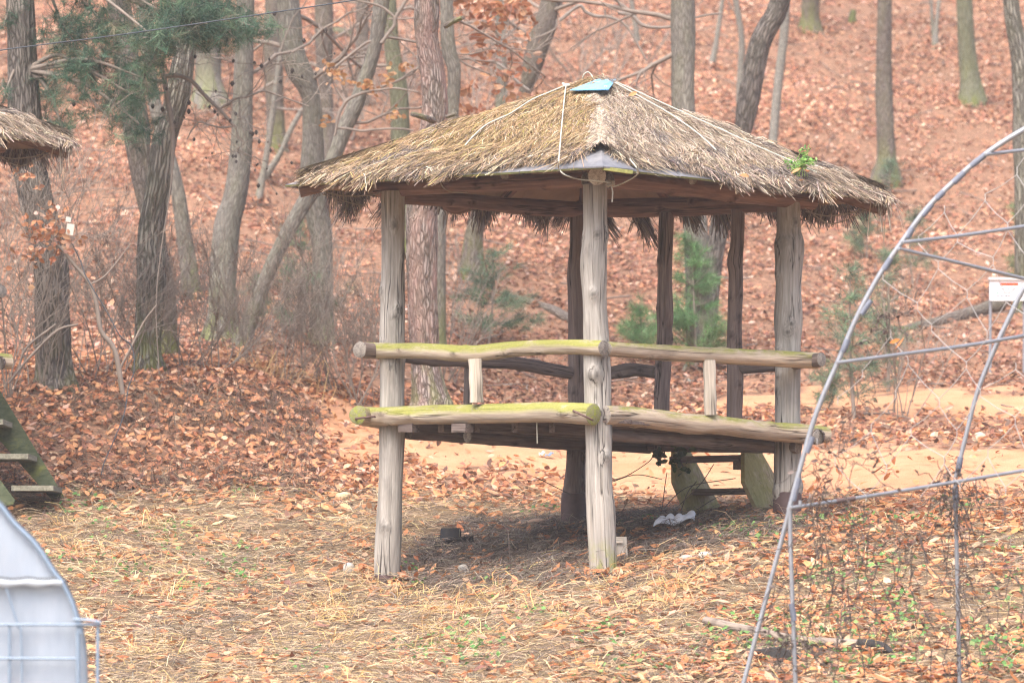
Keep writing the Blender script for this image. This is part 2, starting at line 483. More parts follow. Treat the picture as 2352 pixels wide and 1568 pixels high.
iu = np.clip(np.searchsorted(_cu, U, 'right') - 1, 0, len(_cu) - 2)
fu = (U - _cu[iu]) / (_cu[iu + 1] - _cu[iu]); fu = fu * fu * (3 - 2 * fu)
iy = np.clip(((Y + 30) / 0.1).astype(int), 0, len(_yf) - 2); fy = (Y + 30) / 0.1 - iy
_z = lambda c: _cz[c, iy] * (1 - fy) + _cz[c, iy + 1] * fy
GZ = _z(iu) * (1 - fu) + _z(iu + 1) * fu
GZ += (vnoise(X, Y, 1.3, 1) - 0.5) * 0.10 + (vnoise(X, Y, 0.4, 2) - 0.5) * 0.045 + (vnoise(X, Y, 6, 3) - 0.5) * 0.25 * np.clip((Y - 57) / 8, 0, 1)

def gz(x, y):
    x = np.asarray(x, float); y = np.asarray(y, float)
    i = np.clip(np.searchsorted(_xs, x, 'right') - 1, 0, len(_xs) - 2); j = np.clip(np.searchsorted(_ys, y, 'right') - 1, 0, len(_ys) - 2)
    f = (x - _xs[i]) / (_xs[i + 1] - _xs[i]); g = (y - _ys[j]) / (_ys[j + 1] - _ys[j])
    return (GZ[i, j] * (1 - f) + GZ[i + 1, j] * f) * (1 - g) + (GZ[i, j + 1] * (1 - f) + GZ[i + 1, j + 1] * f) * g

def gnorm(x, y, e=0.15):
    return unit(np.stack([-(gz(x + e, y) - gz(x - e, y)) / (2 * e), -(gz(x, y + e) - gz(x, y - e)) / (2 * e), np.ones_like(x)], -1))

def gdist(u, v, lo=37.0, hi=95.0):
    """distance at which the sight line through (u, v) meets the ground"""
    d = np.arange(lo, hi, 0.04)
    pts = P(u, v, 1.0)
    z = pts[2] * d; g = gz(pts[0] * d, d)
    k = np.argmax(g >= z)
    return float(d[k]) if g[k] >= z[k] else hi

def on_ground(u, v, lo=37.0):
    d = gdist(u, v, lo); p = P(u, v, d); p[2] = gz(p[0], p[1]); return p

SAND = [
 [(1850,1046),(1960,1024),(2352,1032),(2800,1032),(2800,1146),(2352,1140),(2100,1142),(1950,1140),(1850,1142),(1500,1158),(1380,1150),(1200,1104),(1150,1075),(1000,1072),(930,1050),(800,1062),(740,985),(690,920),(610,886),(640,872),(760,905),(900,962),(950,975),(1100,972),(1400,965),(1850,1000)],
 [(1850,893),(2000,886),(2352,893),(2800,890),(2800,958),(2352,956),(1850,950),(1560,948),(1560,930)],
]
STRIP = [(1840,962),(2000,960),(2800,962),(2800,1026),(1960,1024),(1850,1036)]
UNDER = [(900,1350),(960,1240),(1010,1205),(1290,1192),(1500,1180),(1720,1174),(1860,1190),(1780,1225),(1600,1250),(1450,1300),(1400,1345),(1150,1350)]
BARE = [(560,1175),(700,1150),(1290,1150),(1290,1188),(1010,1200),(700,1205)]
def zones(x, y, z, jit=True):
    u, v = proj(x, y, z)
    if jit:
        u = u + (vnoise(x, y, 0.5, 4) - 0.5) * 130; v = v + (vnoise(x, y, 0.35, 5) - 0.5) * 44 + (vnoise(x, y, 0.12, 2) - 0.5) * 16
    sand = np.zeros(np.shape(u))
    for p in SAND: sand = np.maximum(sand, inpoly(u, v, p) * 1.0)
    under = inpoly(u, v, UNDER) * 1.0
    front = (y < 49.6) * 1.0
    return u, v, sand, under, front

zu, zv, zs, zd, zf = zones(X, Y, GZ)
m_ground, nt, bs = new_mat('forest_floor')
zc = attr(nt, 'col')
tco = nt.nodes.new('ShaderNodeTexCoord').outputs['Object']
n1 = nz(nt, tco, 14, 6, 0.75); n2 = nz(nt, tco, 2.2, 4, 0.6); n3 = nz(nt, tco, 60, 3, 0.7)
litter = mix(nt, rng_(nt, n1, 0.35, 0.65), (0.12, 0.075, 0.05), (0.36, 0.20, 0.13))
grass = mix(nt, rng_(nt, n1, 0.35, 0.65), (0.07, 0.05, 0.034), (0.30, 0.205, 0.12))
grass = mix(nt, rng_(nt, n2, 0.5, 0.7, 0, 0.5), grass, (0.20, 0.14, 0.10))
sandc = mix(nt, rng_(nt, n2, 0.35, 0.65), (0.40, 0.195, 0.105), (0.50, 0.270, 0.160))
sandc = mix(nt, rng_(nt, n3, 0.42, 0.62, 0, 0.45), sandc, (0.45, 0.26, 0.14))
sandc = mix(nt, rng_(nt, n1, 0.60, 0.72, 0, 0.5), sandc, (0.36, 0.21, 0.13))
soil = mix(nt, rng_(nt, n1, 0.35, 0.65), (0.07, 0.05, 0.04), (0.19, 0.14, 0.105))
c = mix(nt, sep(nt, zc, 1), litter, grass)
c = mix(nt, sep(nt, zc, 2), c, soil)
c = mix(nt, sep(nt, zc, 0), c, sandc)
sock(nt, bs.inputs['Base Color'], c)
bs.inputs['Roughness'].default_value = 1.0
bs.inputs['Specular IOR Level'].default_value = 0.1
bump(nt, bs, mth(nt, 'ADD', n1, mth(nt, 'MULTIPLY', n3, 0.4)), 0.7, 0.03)
g_mb = MB()
nx, ny = X.shape
ii = (np.arange(nx - 1)[:, None] * ny + np.arange(ny - 1)[None]).ravel()
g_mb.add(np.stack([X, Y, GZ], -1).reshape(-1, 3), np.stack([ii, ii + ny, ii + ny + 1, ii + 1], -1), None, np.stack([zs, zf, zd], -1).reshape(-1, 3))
ground = g_mb.build('ground', m_ground, origin=(0, 0, 0), kind='structure')
ground['label'] = 'leaf strewn grassy slope rising to a steep wooded hillside with a sandy path'

# ------------------------------------------------------------------ leaf litter
m_leaf = col_mat('dry_leaf', 0.75, 0.25, 0.2)
PAL_HILL = [(.46,.23,.145,4),(.55,.305,.195,3),(.33,.165,.115,3.4),(.17,.09,.07,3),(.64,.44,.33,1.6),(.46,.21,.12,2)]
PAL_NEAR = [(.62,.265,.12,4),(.68,.345,.175,4),(.50,.195,.085,3),(.31,.135,.075,2.4),(.74,.45,.27,1.6),(.52,.34,.23,1.5),(.25,.13,.10,1)]

def leaf_mesh(mb, x, y, z, r_, length, width, pal, lift=0.03, tilt=0.45, detailed=True, nrm=None):
    n = len(x)
    N = gnorm(x, y) if nrm is None else nrm
    N = unit(N + r_.normal(0, tilt, (n, 3)) * np.array([1, 1, 0.6]))
    a = r_.uniform(0, 2 * np.pi, n)
    D = np.stack([np.cos(a), np.sin(a), np.zeros(n)], -1)
    D = unit(D - N * (D * N).sum(1, keepdims=True)); S = np.cross(N, D)
    L = length * r_.uniform(0.6, 1.25, n); W = width * r_.uniform(0.65, 1.2, n)
    fold = r_.uniform(-0.1, 0.5, n); curl = r_.uniform(-0.25, 0.35, n)
    C0 = np.stack([x, y, z + r_.uniform(0.0, 1.0, n) * lift], -1)
    col = pick(r_, pal, n, 0.14)
    if detailed:
        ts = np.array([-0.5, -0.18, 0.18, 0.5]); ws = np.array([0, 1.0, 0.85, 0])
        mid = [C0 + D * (L * t)[:, None] + N * (curl * L * (t * t) * 1.6)[:, None] for t in ts]
        def sd(k, sg): return mid[k] + sg * S * (W * 0.5 * ws[k])[:, None] + N * (fold * W * 0.5 * ws[k])[:, None]
        V = np.stack([mid[0], mid[1], mid[2], mid[3], sd(1, -1), sd(1, 1), sd(2, -1), sd(2, 1)], 1)
        b = (np.arange(n) * 8)[:, None]
        tri = np.array([[0, 4, 1], [0, 1, 5], [2, 6, 3], [2, 3, 7]]); qd = np.array([[4, 6, 2, 1], [1, 2, 7, 5]])
        cc = np.repeat(col, 8, axis=0).reshape(n, 8, 3); cc[:, 4:] *= 1.08; cc[:, :4] *= 0.92
        mb.add(V.reshape(-1, 3), [(b[:, :, None] + tri[None]).reshape(-1, 3), (b[:, :, None] + qd[None]).reshape(-1, 4)], None, np.clip(cc.reshape(-1, 3), 0, 1))
    else:
        V = np.stack([C0 - D * (L / 2)[:, None] + N * (curl * L * .4)[:, None], C0 - S * (W / 2)[:, None] + N * (fold * W * .5)[:, None],
                      C0 + D * (L / 2)[:, None] + N * (curl * L * .4)[:, None], C0 + S * (W / 2)[:, None] + N * (fold * W * .5)[:, None]], 1)
        b = (np.arange(n) * 4)[:, None, None]
        mb.add(V.reshape(-1, 3), (b + np.array([[0, 1, 2], [0, 2, 3]])[None]).reshape(-1, 3), None, np.repeat(col, 4, axis=0))

def sample(r_, n, d0, d1, u0=-350, u1=2700):
    y = np.sqrt(r_.uniform(d0 ** 2, d1 ** 2, n)); x = (r_.uniform(u0, u1, n) - CX) / F * y
    return x, y, gz(x, y)

r1 = np.random.default_rng(11)
mb = MB()
x, y, z = sample(r1, 200000, 52.5, 88)
u, v, sd_, un, fr = zones(x, y, z)
bare = vnoise(x, y, 0.8, 6) * 0.6 + vnoise(x, y, 0.25, 1) * 0.4
keep = (r1.random(len(x)) < np.where(inpoly(u, v, STRIP), .25, np.where(sd_ > 0, 0.03, 1.0))) & ((bare < 0.58) | (r1.random(len(x)) < 0.30)) & ((vnoise(x, y, 1.7, 5) > .27) | (r1.random(len(x)) < .35))
x, y, z = x[keep], y[keep], z[keep]
leaf_mesh(mb, x, y, z, r1, 0.088, 0.052, PAL_HILL, 0.06, 0.42, False)
q_ = np.repeat(0.56 + 0.72 * vnoise(x, y, 2.2, 2) * 1.0 + 0.18 * (vnoise(x, y, .6, 4) - .5), 4)[:, None]
mb.C[-1] = np.clip(mb.C[-1] * q_, 0, 1)
mbs = MB()
sx, sy, sz = sample(r1, 900, 53.5, 86)
a = r1.uniform(0, 2 * np.pi, 900); Ls = r1.uniform(.15, .9, 900); t_ = np.linspace(0, 1, 5)
pa = np.stack([sx[:, None] + np.cos(a)[:, None] * Ls[:, None] * t_ + r1.normal(0, .02, (900, 5)), sy[:, None] + np.sin(a)[:, None] * Ls[:, None] * t_, np.zeros((900, 5))], -1)
pa[..., 2] = gz(pa[..., 0], pa[..., 1]) + .05
batch_tubes(mbs, pa, r1.uniform(.004, .014, (900, 1)) * np.linspace(1, .5, 5), 4)
tag(mbs.build('fallen_twigs', plain_mat('fallen_twig', (.20, .155, .13), .9), smooth=True), 'short dead twigs scattered over the leafy hillside', 'fallen twigs', kind='stuff')
hill_leaves = tag(mb.build('leaf_litter', m_leaf, smooth=False), 'thick carpet of fallen pinkish brown oak leaves on the wooded hillside', 'fallen leaves', kind='stuff')

mb = MB()                                                    # bank left of the pavilion and sandy slope behind it
x, y, z = sample(r1, 31000, 49.4, 56)
u, v, sd_, un, fr = zones(x, y, z)
keep = r1.random(len(x)) < np.where(sd_ > 0, np.where((u < 1330) & (v > 1098), .45, np.where(u < 1000, .16, .035)), np.where(inpoly(u, v, STRIP), .22, np.where(u < 900, 0.95, 0.6)))
leaf_mesh(mb, x[keep], y[keep], z[keep], r1, 0.105, 0.048, [(.60,.30,.165,3.5),(.50,.22,.115,3),(.27,.13,.085,2.5),(.66,.42,.29,2),(.17,.10,.075,2),(.58,.28,.14,2)], 0.10, 0.5, True)
tag(mb.build('leaf_litter', m_leaf, smooth=False), 'curled brown leaves piled on the steep bank left of the thatched pavilion', 'fallen leaves', kind='stuff')

mb = MB()                                                    # foreground
x, y, z = sample(r1, 30000, 37.0, 49.8)
u, v, sd_, un, fr = zones(x, y, z)
dens = np.interp(u, [0, 500, 900, 1400, 1700, 2352], [0.40, 0.38, 0.30, 0.42, 0.85, 1.0])
dens = np.where(v < 1190, np.maximum(dens, 0.16), dens)
dens *= np.interp(vnoise(x, y, 0.7, 3), [0.25, 0.75], [0.35, 1.4])
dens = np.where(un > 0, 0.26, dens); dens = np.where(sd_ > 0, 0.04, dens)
dens = np.where((v > 1100) & (v < 1165) & (u > 620) & (u < 1300), 0.9, dens)
keep = r1.random(len(x)) < dens
leaf_mesh(mb, x[keep], y[keep], z[keep], r1, 0.145, 0.05, PAL_NEAR, 0.05, 0.33, True)
tag(mb.build('leaf_litter', m_leaf, smooth=False), 'long orange brown fallen leaves scattered over the near grassy slope', 'fallen leaves', kind='stuff')

# ------------------------------------------------------------------ dead grass, matted stems, green weeds
m_straw = col_mat('dead_grass', 0.7, 0.2, 0.3)
def strands(mb, x, y, z, r_, length, width, pal, up=0.12, curve=0.5, flat_bias=0.0, k=4):
    n = len(x)
    N = gnorm(x, y); a = r_.uniform(0, 2 * np.pi, n)
    D = np.stack([np.cos(a), np.sin(a) * (1 - flat_bias), np.zeros(n)], -1)
    D = unit(D - N * (D * N).sum(1, keepdims=True)); S = np.cross(N, D)
    L = length * r_.uniform(0.4, 1.5, n); cv = r_.normal(0, curve, n); rise = np.abs(r_.normal(0, up, n))
    t = np.linspace(0, 1, k)[None]
    p0 = np.stack([x, y, z], -1)
    pa = p0[:, None] + D[:, None] * (L[:, None] * t)[:, :, None] + S[:, None] * (cv[:, None] * L[:, None] * t * t)[:, :, None] \
        + N[:, None] * (0.012 + rise[:, None] * L[:, None] * 4 * t * (1.15 - t) * 0.8 + r_.uniform(0, 0.03, (n, 1)))[:, :, None]
    w = width * r_.uniform(0.6, 1.4, (n, 1)) * (1.0 - 0.6 * t)
    side = unit(S + N * r_.normal(0, 0.5, (n, 1)))
    batch_ribbons(mb, pa, side, w, pick(r_, pal, n, 0.15))
PAL_STRAW = [(.54,.41,.26,3.3),(.65,.50,.33,2.6),(.39,.29,.19,3),(.22,.165,.125,3),(.60,.43,.19,1.6),(.13,.10,.08,3)]
mb = MB()
x, y, z = sample(r1, 80000, 37, 49.9)
u, v, sd_, un, fr = zones(x, y, z)
dens = np.interp(u, [0, 900, 1500, 1800, 2352], [0.95, 1.0, 0.85, 0.45, 0.35]) * np.where(un > 0, 0.25, 1) * np.where(sd_ > 0, 0.1, 1)
dens *= np.where((v < 1210) & (un == 0), 0.7, 1)
keep = r1.random(len(x)) < dens
strands(mb, x[keep], y[keep], z[keep], r1, 0.19, 0.0058, PAL_STRAW, 0.10, 0.45, 0.35)
tag(mb.build('dead_grass', m_straw, smooth=False), 'matted straw coloured dead grass covering the near slope', 'dead grass', kind='stuff')

mb = MB()                                                    # yellow upright tufts
cx, cy, cz = sample(r1, 420, 37.5, 48)
cu, cv_, a1, b1, c1 = zones(cx, cy, cz)
w_ = (np.exp(-((cu - 1050) / 300) ** 2 - ((cv_ - 1400) / 90) ** 2) * 1.4 + np.exp(-((cu - 1700) / 120) ** 2 - ((cv_ - 1330) / 70) ** 2) + np.exp(-((cu - 300) / 300) ** 2 - ((cv_ - 1300) / 120) ** 2) * 0.6 + 0.10) * (b1 == 0)
kp = r1.random(420) < w_ * .6
for X0, Y0 in zip(cx[kp], cy[kp]):
    m = 26
    x = X0 + r1.normal(0, 0.10, m); y = Y0 + r1.normal(0, 0.10, m)
    strands(mb, x, y, gz(x, y), r1, 0.24, 0.006, [(.62,.42,.17,3),(.58,.42,.24,3),(.60,.36,.15,1)], 0.28, 0.6)
tag(mb.build('dead_grass', m_straw, smooth=False), 'loose yellow tufts of dead grass standing up from the near slope', 'dead grass', kind='stuff')

mb = MB()                                                    # dark roots and stems under the pavilion, on the bank and across the grass
PAL_ROOT = [(.13,.10,.085,3),(.20,.16,.13,3),(.30,.25,.20,2),(.08,.06,.05,2)]
x, y, z = sample(r1, 60000, 38, 49.8)
u, v, sd_, un, fr = zones(x, y, z)
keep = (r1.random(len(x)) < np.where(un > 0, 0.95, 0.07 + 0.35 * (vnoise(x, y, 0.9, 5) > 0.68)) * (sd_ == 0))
strands(mb, x[keep], y[keep], z[keep], r1, 0.16, 0.007, PAL_ROOT, 0.18, 0.9, 0.2, 5)
x, y, z = sample(r1, 16000, 43, 48.2, 900, 1880)
u, v, sd_, un, fr = zones(x, y, z)
keep = (un > 0) & (vnoise(x, y, .5, 6) > .30)
strands(mb, x[keep], y[keep], z[keep], r1, 0.11, 0.0075, PAL_ROOT, 0.20, 1.3, 0.2, 5)
x, y, z = sample(r1, 19000, 49.4, 53.0, -350, 730)
u, v, sd_, un, fr = zones(x, y, z)
keep = (sd_ == 0) & (r1.random(len(x)) < np.where(vnoise(x, y, 1.1, 4) > .55, .55, .12))
strands(mb, x[keep], y[keep], z[keep], r1, 0.20, 0.007, [(.12,.08,.06,3),(.18,.125,.09,3),(.30,.22,.15,1.5),(.07,.05,.04,2)], 0.35, 0.6, 0.0, 5)
tag(mb.build('dead_stems', m_straw, smooth=False), 'tangled dark roots and dead stems under the pavilion and over the bank', 'dead stems', kind='stuff')

m_weed = col_mat('weed_leaf', 0.6, 0.35, 0.3)
mb = MB()
spots = [(160,1170,10),(215,1165,6),(180,1285,10),(380,1215,6),(300,1330,12),(400,1240,14),(540,1290,14),(560,1330,12),(430,1360,10),(1065,1490,26),(1095,1500,16),(1050,1475,14),(1380,1465,12),(1830,1205,12),(1850,1195,8),(1720,1215,14),(1745,1230,10),(1690,1222,8),(2140,1195,14),(2030,1390,22),(1960,1200,12),(1985,1205,10),(2200,1165,8),(2030,1295,16),(2070,1480,24),(1880,1460,20),(1740,1455,18),(1700,1480,18),(1800,1450,12),(2000,1470,20),(2300,1500,22),(2340,1380,16),(2290,1270,8),(1930,1320,12),(1880,1330,10),(2260,1480,14),(1930,1530,14),(1230,1420,8),(1640,1500,10),(700,1520,8),(930,1500,10),(1450,1540,12),(2330,1510,16),(580,1130,8),(1500,1200,5),(250,1225,8),(1260,1175,10),(950,1330,6),(1150,1345,6)]
for (su, sv, m) in spots:
    p = on_ground(su, sv)
    m2 = m * 3
    x = p[0] + r1.normal(0, 0.09 + m * 0.004, m2); y = p[1] + r1.normal(0, 0.25 + m * 0.012, m2)
    leaf_mesh(mb, x, y, gz(x, y) + 0.02, r1, 0.055, 0.045, [(.13,.28,.08,3),(.20,.36,.11,3),(.10,.20,.07,2),(.28,.38,.14,1)], 0.05, 0.5, False)
tag(mb.build('weeds', m_weed, smooth=False), 'small patches of low green weeds among the fallen leaves', 'weeds', kind='stuff')
# ------------------------------------------------------------------ thatched pavilion
M_post = wood_mat('weathered_post_wood', (.22,.20,.178), (.44,.41,.37), moss=0.0)
M_postfoot = wood_mat('post_wood_mossy_foot', (.22,.20,.178), (.44,.41,.37), foot=0.50)
M_postmoss = wood_mat('weathered_log_moss', (.26,.215,.17), (.50,.425,.335), moss=1.0, moss_lo=-0.15, moss_hi=0.35)
M_lograil = wood_mat('weathered_log_little_moss', (.29,.225,.17), (.55,.45,.345), moss=0.75, moss_lo=0.1, moss_hi=0.7)
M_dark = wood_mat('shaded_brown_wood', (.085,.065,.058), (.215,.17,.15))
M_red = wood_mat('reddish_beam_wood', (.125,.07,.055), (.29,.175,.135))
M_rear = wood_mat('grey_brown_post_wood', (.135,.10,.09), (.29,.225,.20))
M_plank = wood_mat('stair_plank_wood', (.24,.20,.16), (.42,.36,.28), moss=0.0, crack=0.3)
M_plankmoss = wood_mat('stair_plank_moss', (.30,.24,.165), (.52,.43,.31), moss=0.85, moss_lo=-1.2, moss_hi=0.6, crack=0.3)
M_end = endgrain_mat('log_end', (.17,.15,.13), (.32,.285,.25))
M_endpale = endgrain_mat('pale_log_end', (.42,.38,.33), (.62,.57,.50))
M_endmoss = endgrain_mat('mossy_log_end', (.16,.15,.08), (.26,.26,.12), moss=1.0)
M_paint = plain_mat('dark_brown_paint', (.10,.062,.062), 0.6, var=0.3, scale=14)
M_tin = plain_mat('grey_roofing_felt', (.17,.17,.185), 0.5, var=0.35, scale=10, dirt=(.30,.29,.28))
M_edge = plain_mat('mossy_board_edge', (.20,.21,.08), 0.8, var=0.5, scale=20)
M_ply = plain_mat('ceiling_board', (.30,.20,.13), 0.8, var=0.35, scale=5, dirt=(.17,.11,.08))
M_rope = plain_mat('pale_rope', (.50,.48,.41), 0.9, var=0.25, scale=60, dirt=(.45,.50,.40))
M_oldrope = plain_mat('old_brown_rope', (.30,.25,.19), 0.9, var=0.3, scale=60)
M_iron = plain_mat('rusty_iron', (.12,.07,.06), 0.8, var=0.3, scale=30)
M_tarp = plain_mat('blue_tarpaulin', (.20,.47,.70), 0.45, var=0.12, scale=12)

pav_c = on_ground(1372, 1262); pav_c = np.array((0.69, 45.0, float(gz(0.69, 45.0))))
pav = empty('pavilion', pav_c, label='open sided wooden pavilion on round log posts with a wide thatched roof', cat='pavilion', group='thatched log pavilions')

def dl(tab):   # rows (u, v, width_px) with one distance or a distance per row -> points, radii
    return tab
def logpts(rows, n, px=True):
    """rows (u, v, dist, width_px)"""
    c = catmull(np.array(rows, float), n)
    pts = np.array([P(a, b, d) for a, b, d, w in c]); rad = c[:, 3] * c[:, 2] / F / 2
    return pts, rad

DA, DB, DC, DD = 44.95, 43.25, 45.05, 46.75
DE, DF_ = 46.03, 45.48
posts = {
 'A': ([(886,1375,DA,58),(888,1335,DA,58),(892,1240,DA,61),(897,1100,DA,56),(900,985,DA,60),(901,900,DA,56),(900,770,DA,58),(903,600,DA,53),(903,440,DA,54)], M_post, 1),
 'B': ([(1387,1365,DB,66),(1386,1325,DB,65),(1383,1250,DB,66),(1380,1170,DB,67),(1376,1120,DB,62),(1375,1030,DB,61),(1374,950,DB,62),(1370,790,DB,61),(1366,690,DB,57),(1364,600,DB,62),(1367,540,DB,55),(1367,424,DB,55)], M_postfoot, 2),
 'C': ([(1809,1225,DC,61),(1808,1180,DC,60),(1809,1040,DC,63),(1809,950,DC,59),(1810,800,DC,59),(1811,735,DC,66),(1811,650,DC,58),(1813,565,DC,69),(1812,530,DC,58),(1811,458,DC,55)], M_post, 3),
 'D': ([(1317,1235,DD,60),(1318,1190,DD,56),(1319,1130,DD,53),(1324,1050,DD,46),(1326,900,DD,42),(1324,700,DD,40),(1321,630,DD,38),(1325,560,DD,33),(1325,476,DD,34)], M_rear, 4),
}
def zfloor(x, y): return 1.625 - 0.037 * (x - 0.69) - 0.02
for k, (rows, mt, sd) in posts.items():
    m_ = MB()
    pts, rad = logpts(rows, 230)
    tube(m_, pts, rad, 48, True, 0.035, sd, 0, 1, knots=10)
    o = m_.build('post', [mt, M_end], pav)
    foot = MB()
    vb = {'A': (1322, 1378), 'B': (1316, 1368), 'C': (1131, 1228), 'D': (1133, 1238)}[k]
    zb = [zof(vb[1], rows[0][2]), zof(vb[0], rows[0][2])]
    sel = [(p, r) for p, r in zip(pts, rad) if p[2] <= zb[1]]
    if len(sel) < 2: sel = [(pts[0], rad[0]), (pts[1], rad[1])]
    pp = np.array([s[0] for s in sel]); rr = np.array([s[1] for s in sel]) + 0.006
    top = pp[-1] + (pp[-1] - pp[-2]) / np.linalg.norm(pp[-1] - pp[-2]) * (zb[1] - pp[-1][2])
    pp = np.vstack([pp, top]); rr = np.append(rr, rr[-1])
    pp = catmull(pp, 8); rr = np.interp(np.linspace(0, 1, 8), np.linspace(0, 1, len(rr)), rr) + 0.004
    tube(foot, pp, rr, 24, True, 0.0, sd)
    foot.build('painted_foot', M_paint, o)
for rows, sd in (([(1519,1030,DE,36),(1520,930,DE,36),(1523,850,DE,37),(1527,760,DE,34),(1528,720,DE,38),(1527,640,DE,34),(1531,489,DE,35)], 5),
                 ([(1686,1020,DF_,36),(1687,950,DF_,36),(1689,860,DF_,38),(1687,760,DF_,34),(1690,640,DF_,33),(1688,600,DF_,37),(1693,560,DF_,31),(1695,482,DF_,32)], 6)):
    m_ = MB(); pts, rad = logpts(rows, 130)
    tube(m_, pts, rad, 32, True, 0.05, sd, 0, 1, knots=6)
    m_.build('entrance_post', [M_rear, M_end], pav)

def log(name, rows, mats, seed, n=60, sides=24, lump=0.05, knots=6, parent=None):
    m_ = MB(); pts, rad = logpts(rows, n * 2)
    tube(m_, pts, rad, sides + 12, True, lump, seed, 0, 1, knots=knots)
    return m_.build(name, mats, pav if parent is None else parent)

# rails: lower and upper log on the two near sides, upper logs behind
a_, b_, c_, d_ = DA - 0.20, DB - 0.20, DC - 0.18, DD - 0.15
low_left = log('lower_log', [(834,956,a_+0.2,43),(880,956,a_+.05,44),(927,954,a_-.1,44),(1041,951,44.3,44),(1155,949,43.85,45),(1270,946,43.4,47),(1363,951,b_-0.02,49)], [M_postmoss, M_endmoss], 11, 70, lump=0.05, knots=7)
log('lower_log', [(1384,953,b_+.12,47),(1450,956,43.5,47),(1550,968,43.85,46),(1600,974,44.0,47),(1650,976,44.2,43),(1764,990,44.6,43),(1860,995,c_,41),(1900,998,c_+.1,36)], [M_lograil, M_end], 12, 70, lump=0.06, knots=9)
log('upper_log', [(841,805,a_+.2,37),(920,806,a_,36),(984,806,44.4,36),(1084,812,44.1,37),(1184,801,43.8,35),(1284,797,43.4,34),(1386,799,b_,36)], [M_postmoss, M_end], 13, 70, lump=0.05, knots=6)
log('upper_log', [(1392,801,b_+.15,35),(1507,809,43.7,36),(1621,815,44.1,37),(1736,821,44.5,38),(1876,828,c_,38)], [M_lograil, M_end], 14, 70, lump=0.04, knots=4)
log('lower_log', [(822,953,a_-.05,44),(870,962,45.1,42),(1000,975,45.6,40),(1150,990,46.2,38),(1310,1000,46.9,36)], [M_lograil, M_endmoss], 15)
log('upper_log', [(826,803,a_-.02,38),(880,808,45.0,36),(984,822,45.4,34),(1098,829,45.9,31),(1184,834,46.2,30),(1250,846,46.5,30),(1309,856,46.7,29)], [M_rear, M_end], 16)  # shade inside the pavilion is put into this rail's darker wood colour
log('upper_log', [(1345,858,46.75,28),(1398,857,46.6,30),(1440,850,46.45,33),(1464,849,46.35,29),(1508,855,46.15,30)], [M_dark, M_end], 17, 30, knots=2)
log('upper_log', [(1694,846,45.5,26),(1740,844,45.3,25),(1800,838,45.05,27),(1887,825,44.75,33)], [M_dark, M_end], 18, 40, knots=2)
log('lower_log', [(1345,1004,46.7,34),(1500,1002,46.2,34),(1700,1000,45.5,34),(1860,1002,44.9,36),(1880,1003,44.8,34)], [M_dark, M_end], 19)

def halfround(name, u0, v0, u1, v1, d, wpx, mat, parent=pav):
    m_ = MB(); a, b = P(u0, v0, d), P(u1, v1, d); w = wpx * d / F
    ax = unit(b - a); n = 10
    prof = [(-.5, .0), (-.46, -.22), (-.3, -.36), (.1, -.42), (.38, -.30), (.5, -.05), (.48, .16), (-.46, .16)]
    sx = unit(np.cross(ax, (0, 1, 0))); sy = np.cross(sx, ax)
    V = []; A = []
    for k in range(n):
        c = a + (b - a) * k / (n - 1)
        s = 1 + 0.05 * math.sin(k * 1.3 + u0)
        for (p, q) in prof:
            V.append(c + sx * p * w * s + sy * (q if True else 0) * w); A.append((p * w, q * w, k / (n - 1) * np.linalg.norm(b - a)))
    m = len(prof); i = np.arange(n - 1)[:, None] * m; j = np.arange(m)[None]; jn = (j + 1) % m
    f = np.stack([i + j, i + jn, i + m + jn, i + m + j], -1).reshape(-1, 4)
    m_.add(V, [f, np.arange(m)[None], (np.arange(m) + (n - 1) * m)[::-1][None]], A)
    return m_.build(name, mat, parent, smooth=False)
M_split = wood_mat('pale_split_wood', (.36,.31,.25), (.60,.53,.44), crack=0.5)
halfround('baluster', 1095, 924, 1091, 824, 44.0, 31, M_split)
halfround('baluster', 1632, 953, 1629, 827, 44.05, 29, M_split)
halfround('baluster', 1074, 930, 1077, 828, 45.85, 20, M_dark)

def staple(pts, d):
    m_ = MB(); tube(m_, np.array([P(a, b, dd) for a, b, dd in pts]), 0.010, 8, True)
    m_.build('iron_staple', M_iron, pav)
staple([(817,962,44.78),(817,961,44.58),(860,956,44.52),(861,957,44.7)], 0)
staple([(1317,943,43.1),(1317,943,42.86),(1361,964,42.76),(1361,964,42.98)], 0)

# floor: planks, joists and edge beams
A3, B3, C3, D3 = [np.array(P(u, 960, d))[:2] for u, d in ((900, DA), (1372, DB), (1810, DC), (1322, DD))]
eAB, eBC = unit(B3 - A3), unit(C3 - B3)
LAB, LBC = np.linalg.norm(B3 - A3), np.linalg.norm(C3 - B3)
def fpt(s, t, dz=0.0):
    q = A3 + eAB * s + eBC * t; return np.array((q[0], q[1], zfloor(q[0], q[1]) + dz))
def beam(m_, p, q, w, h, col=None, mi=0):
    p = np.asarray(p); q = np.asarray(q); x = unit(q - p); z = np.array((0, 0, 1.0)); y = unit(np.cross(z, x)); z = np.cross(x, y)
    m_.box((p + q) / 2, (np.linalg.norm(q - p), w, h), np.stack([x, y, z], 1), col, mi)
r2 = np.random.default_rng(5)
npl = 15; wpl = (LBC + 0.1) / npl
for k in range(npl):
    t = -0.05 + (k + 0.5) * wpl; j = r2.uniform(-0.02, 0.02)
    m_ = MB(); beam(m_, fpt(-0.12 + j, t), fpt(LAB + 0.12 + j, t), wpl - 0.008, 0.030)
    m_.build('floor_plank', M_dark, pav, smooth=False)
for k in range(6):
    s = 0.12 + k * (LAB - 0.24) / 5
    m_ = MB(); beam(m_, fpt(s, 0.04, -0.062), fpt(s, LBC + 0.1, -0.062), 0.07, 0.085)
    m_.build('joist', M_dark, pav, smooth=False)
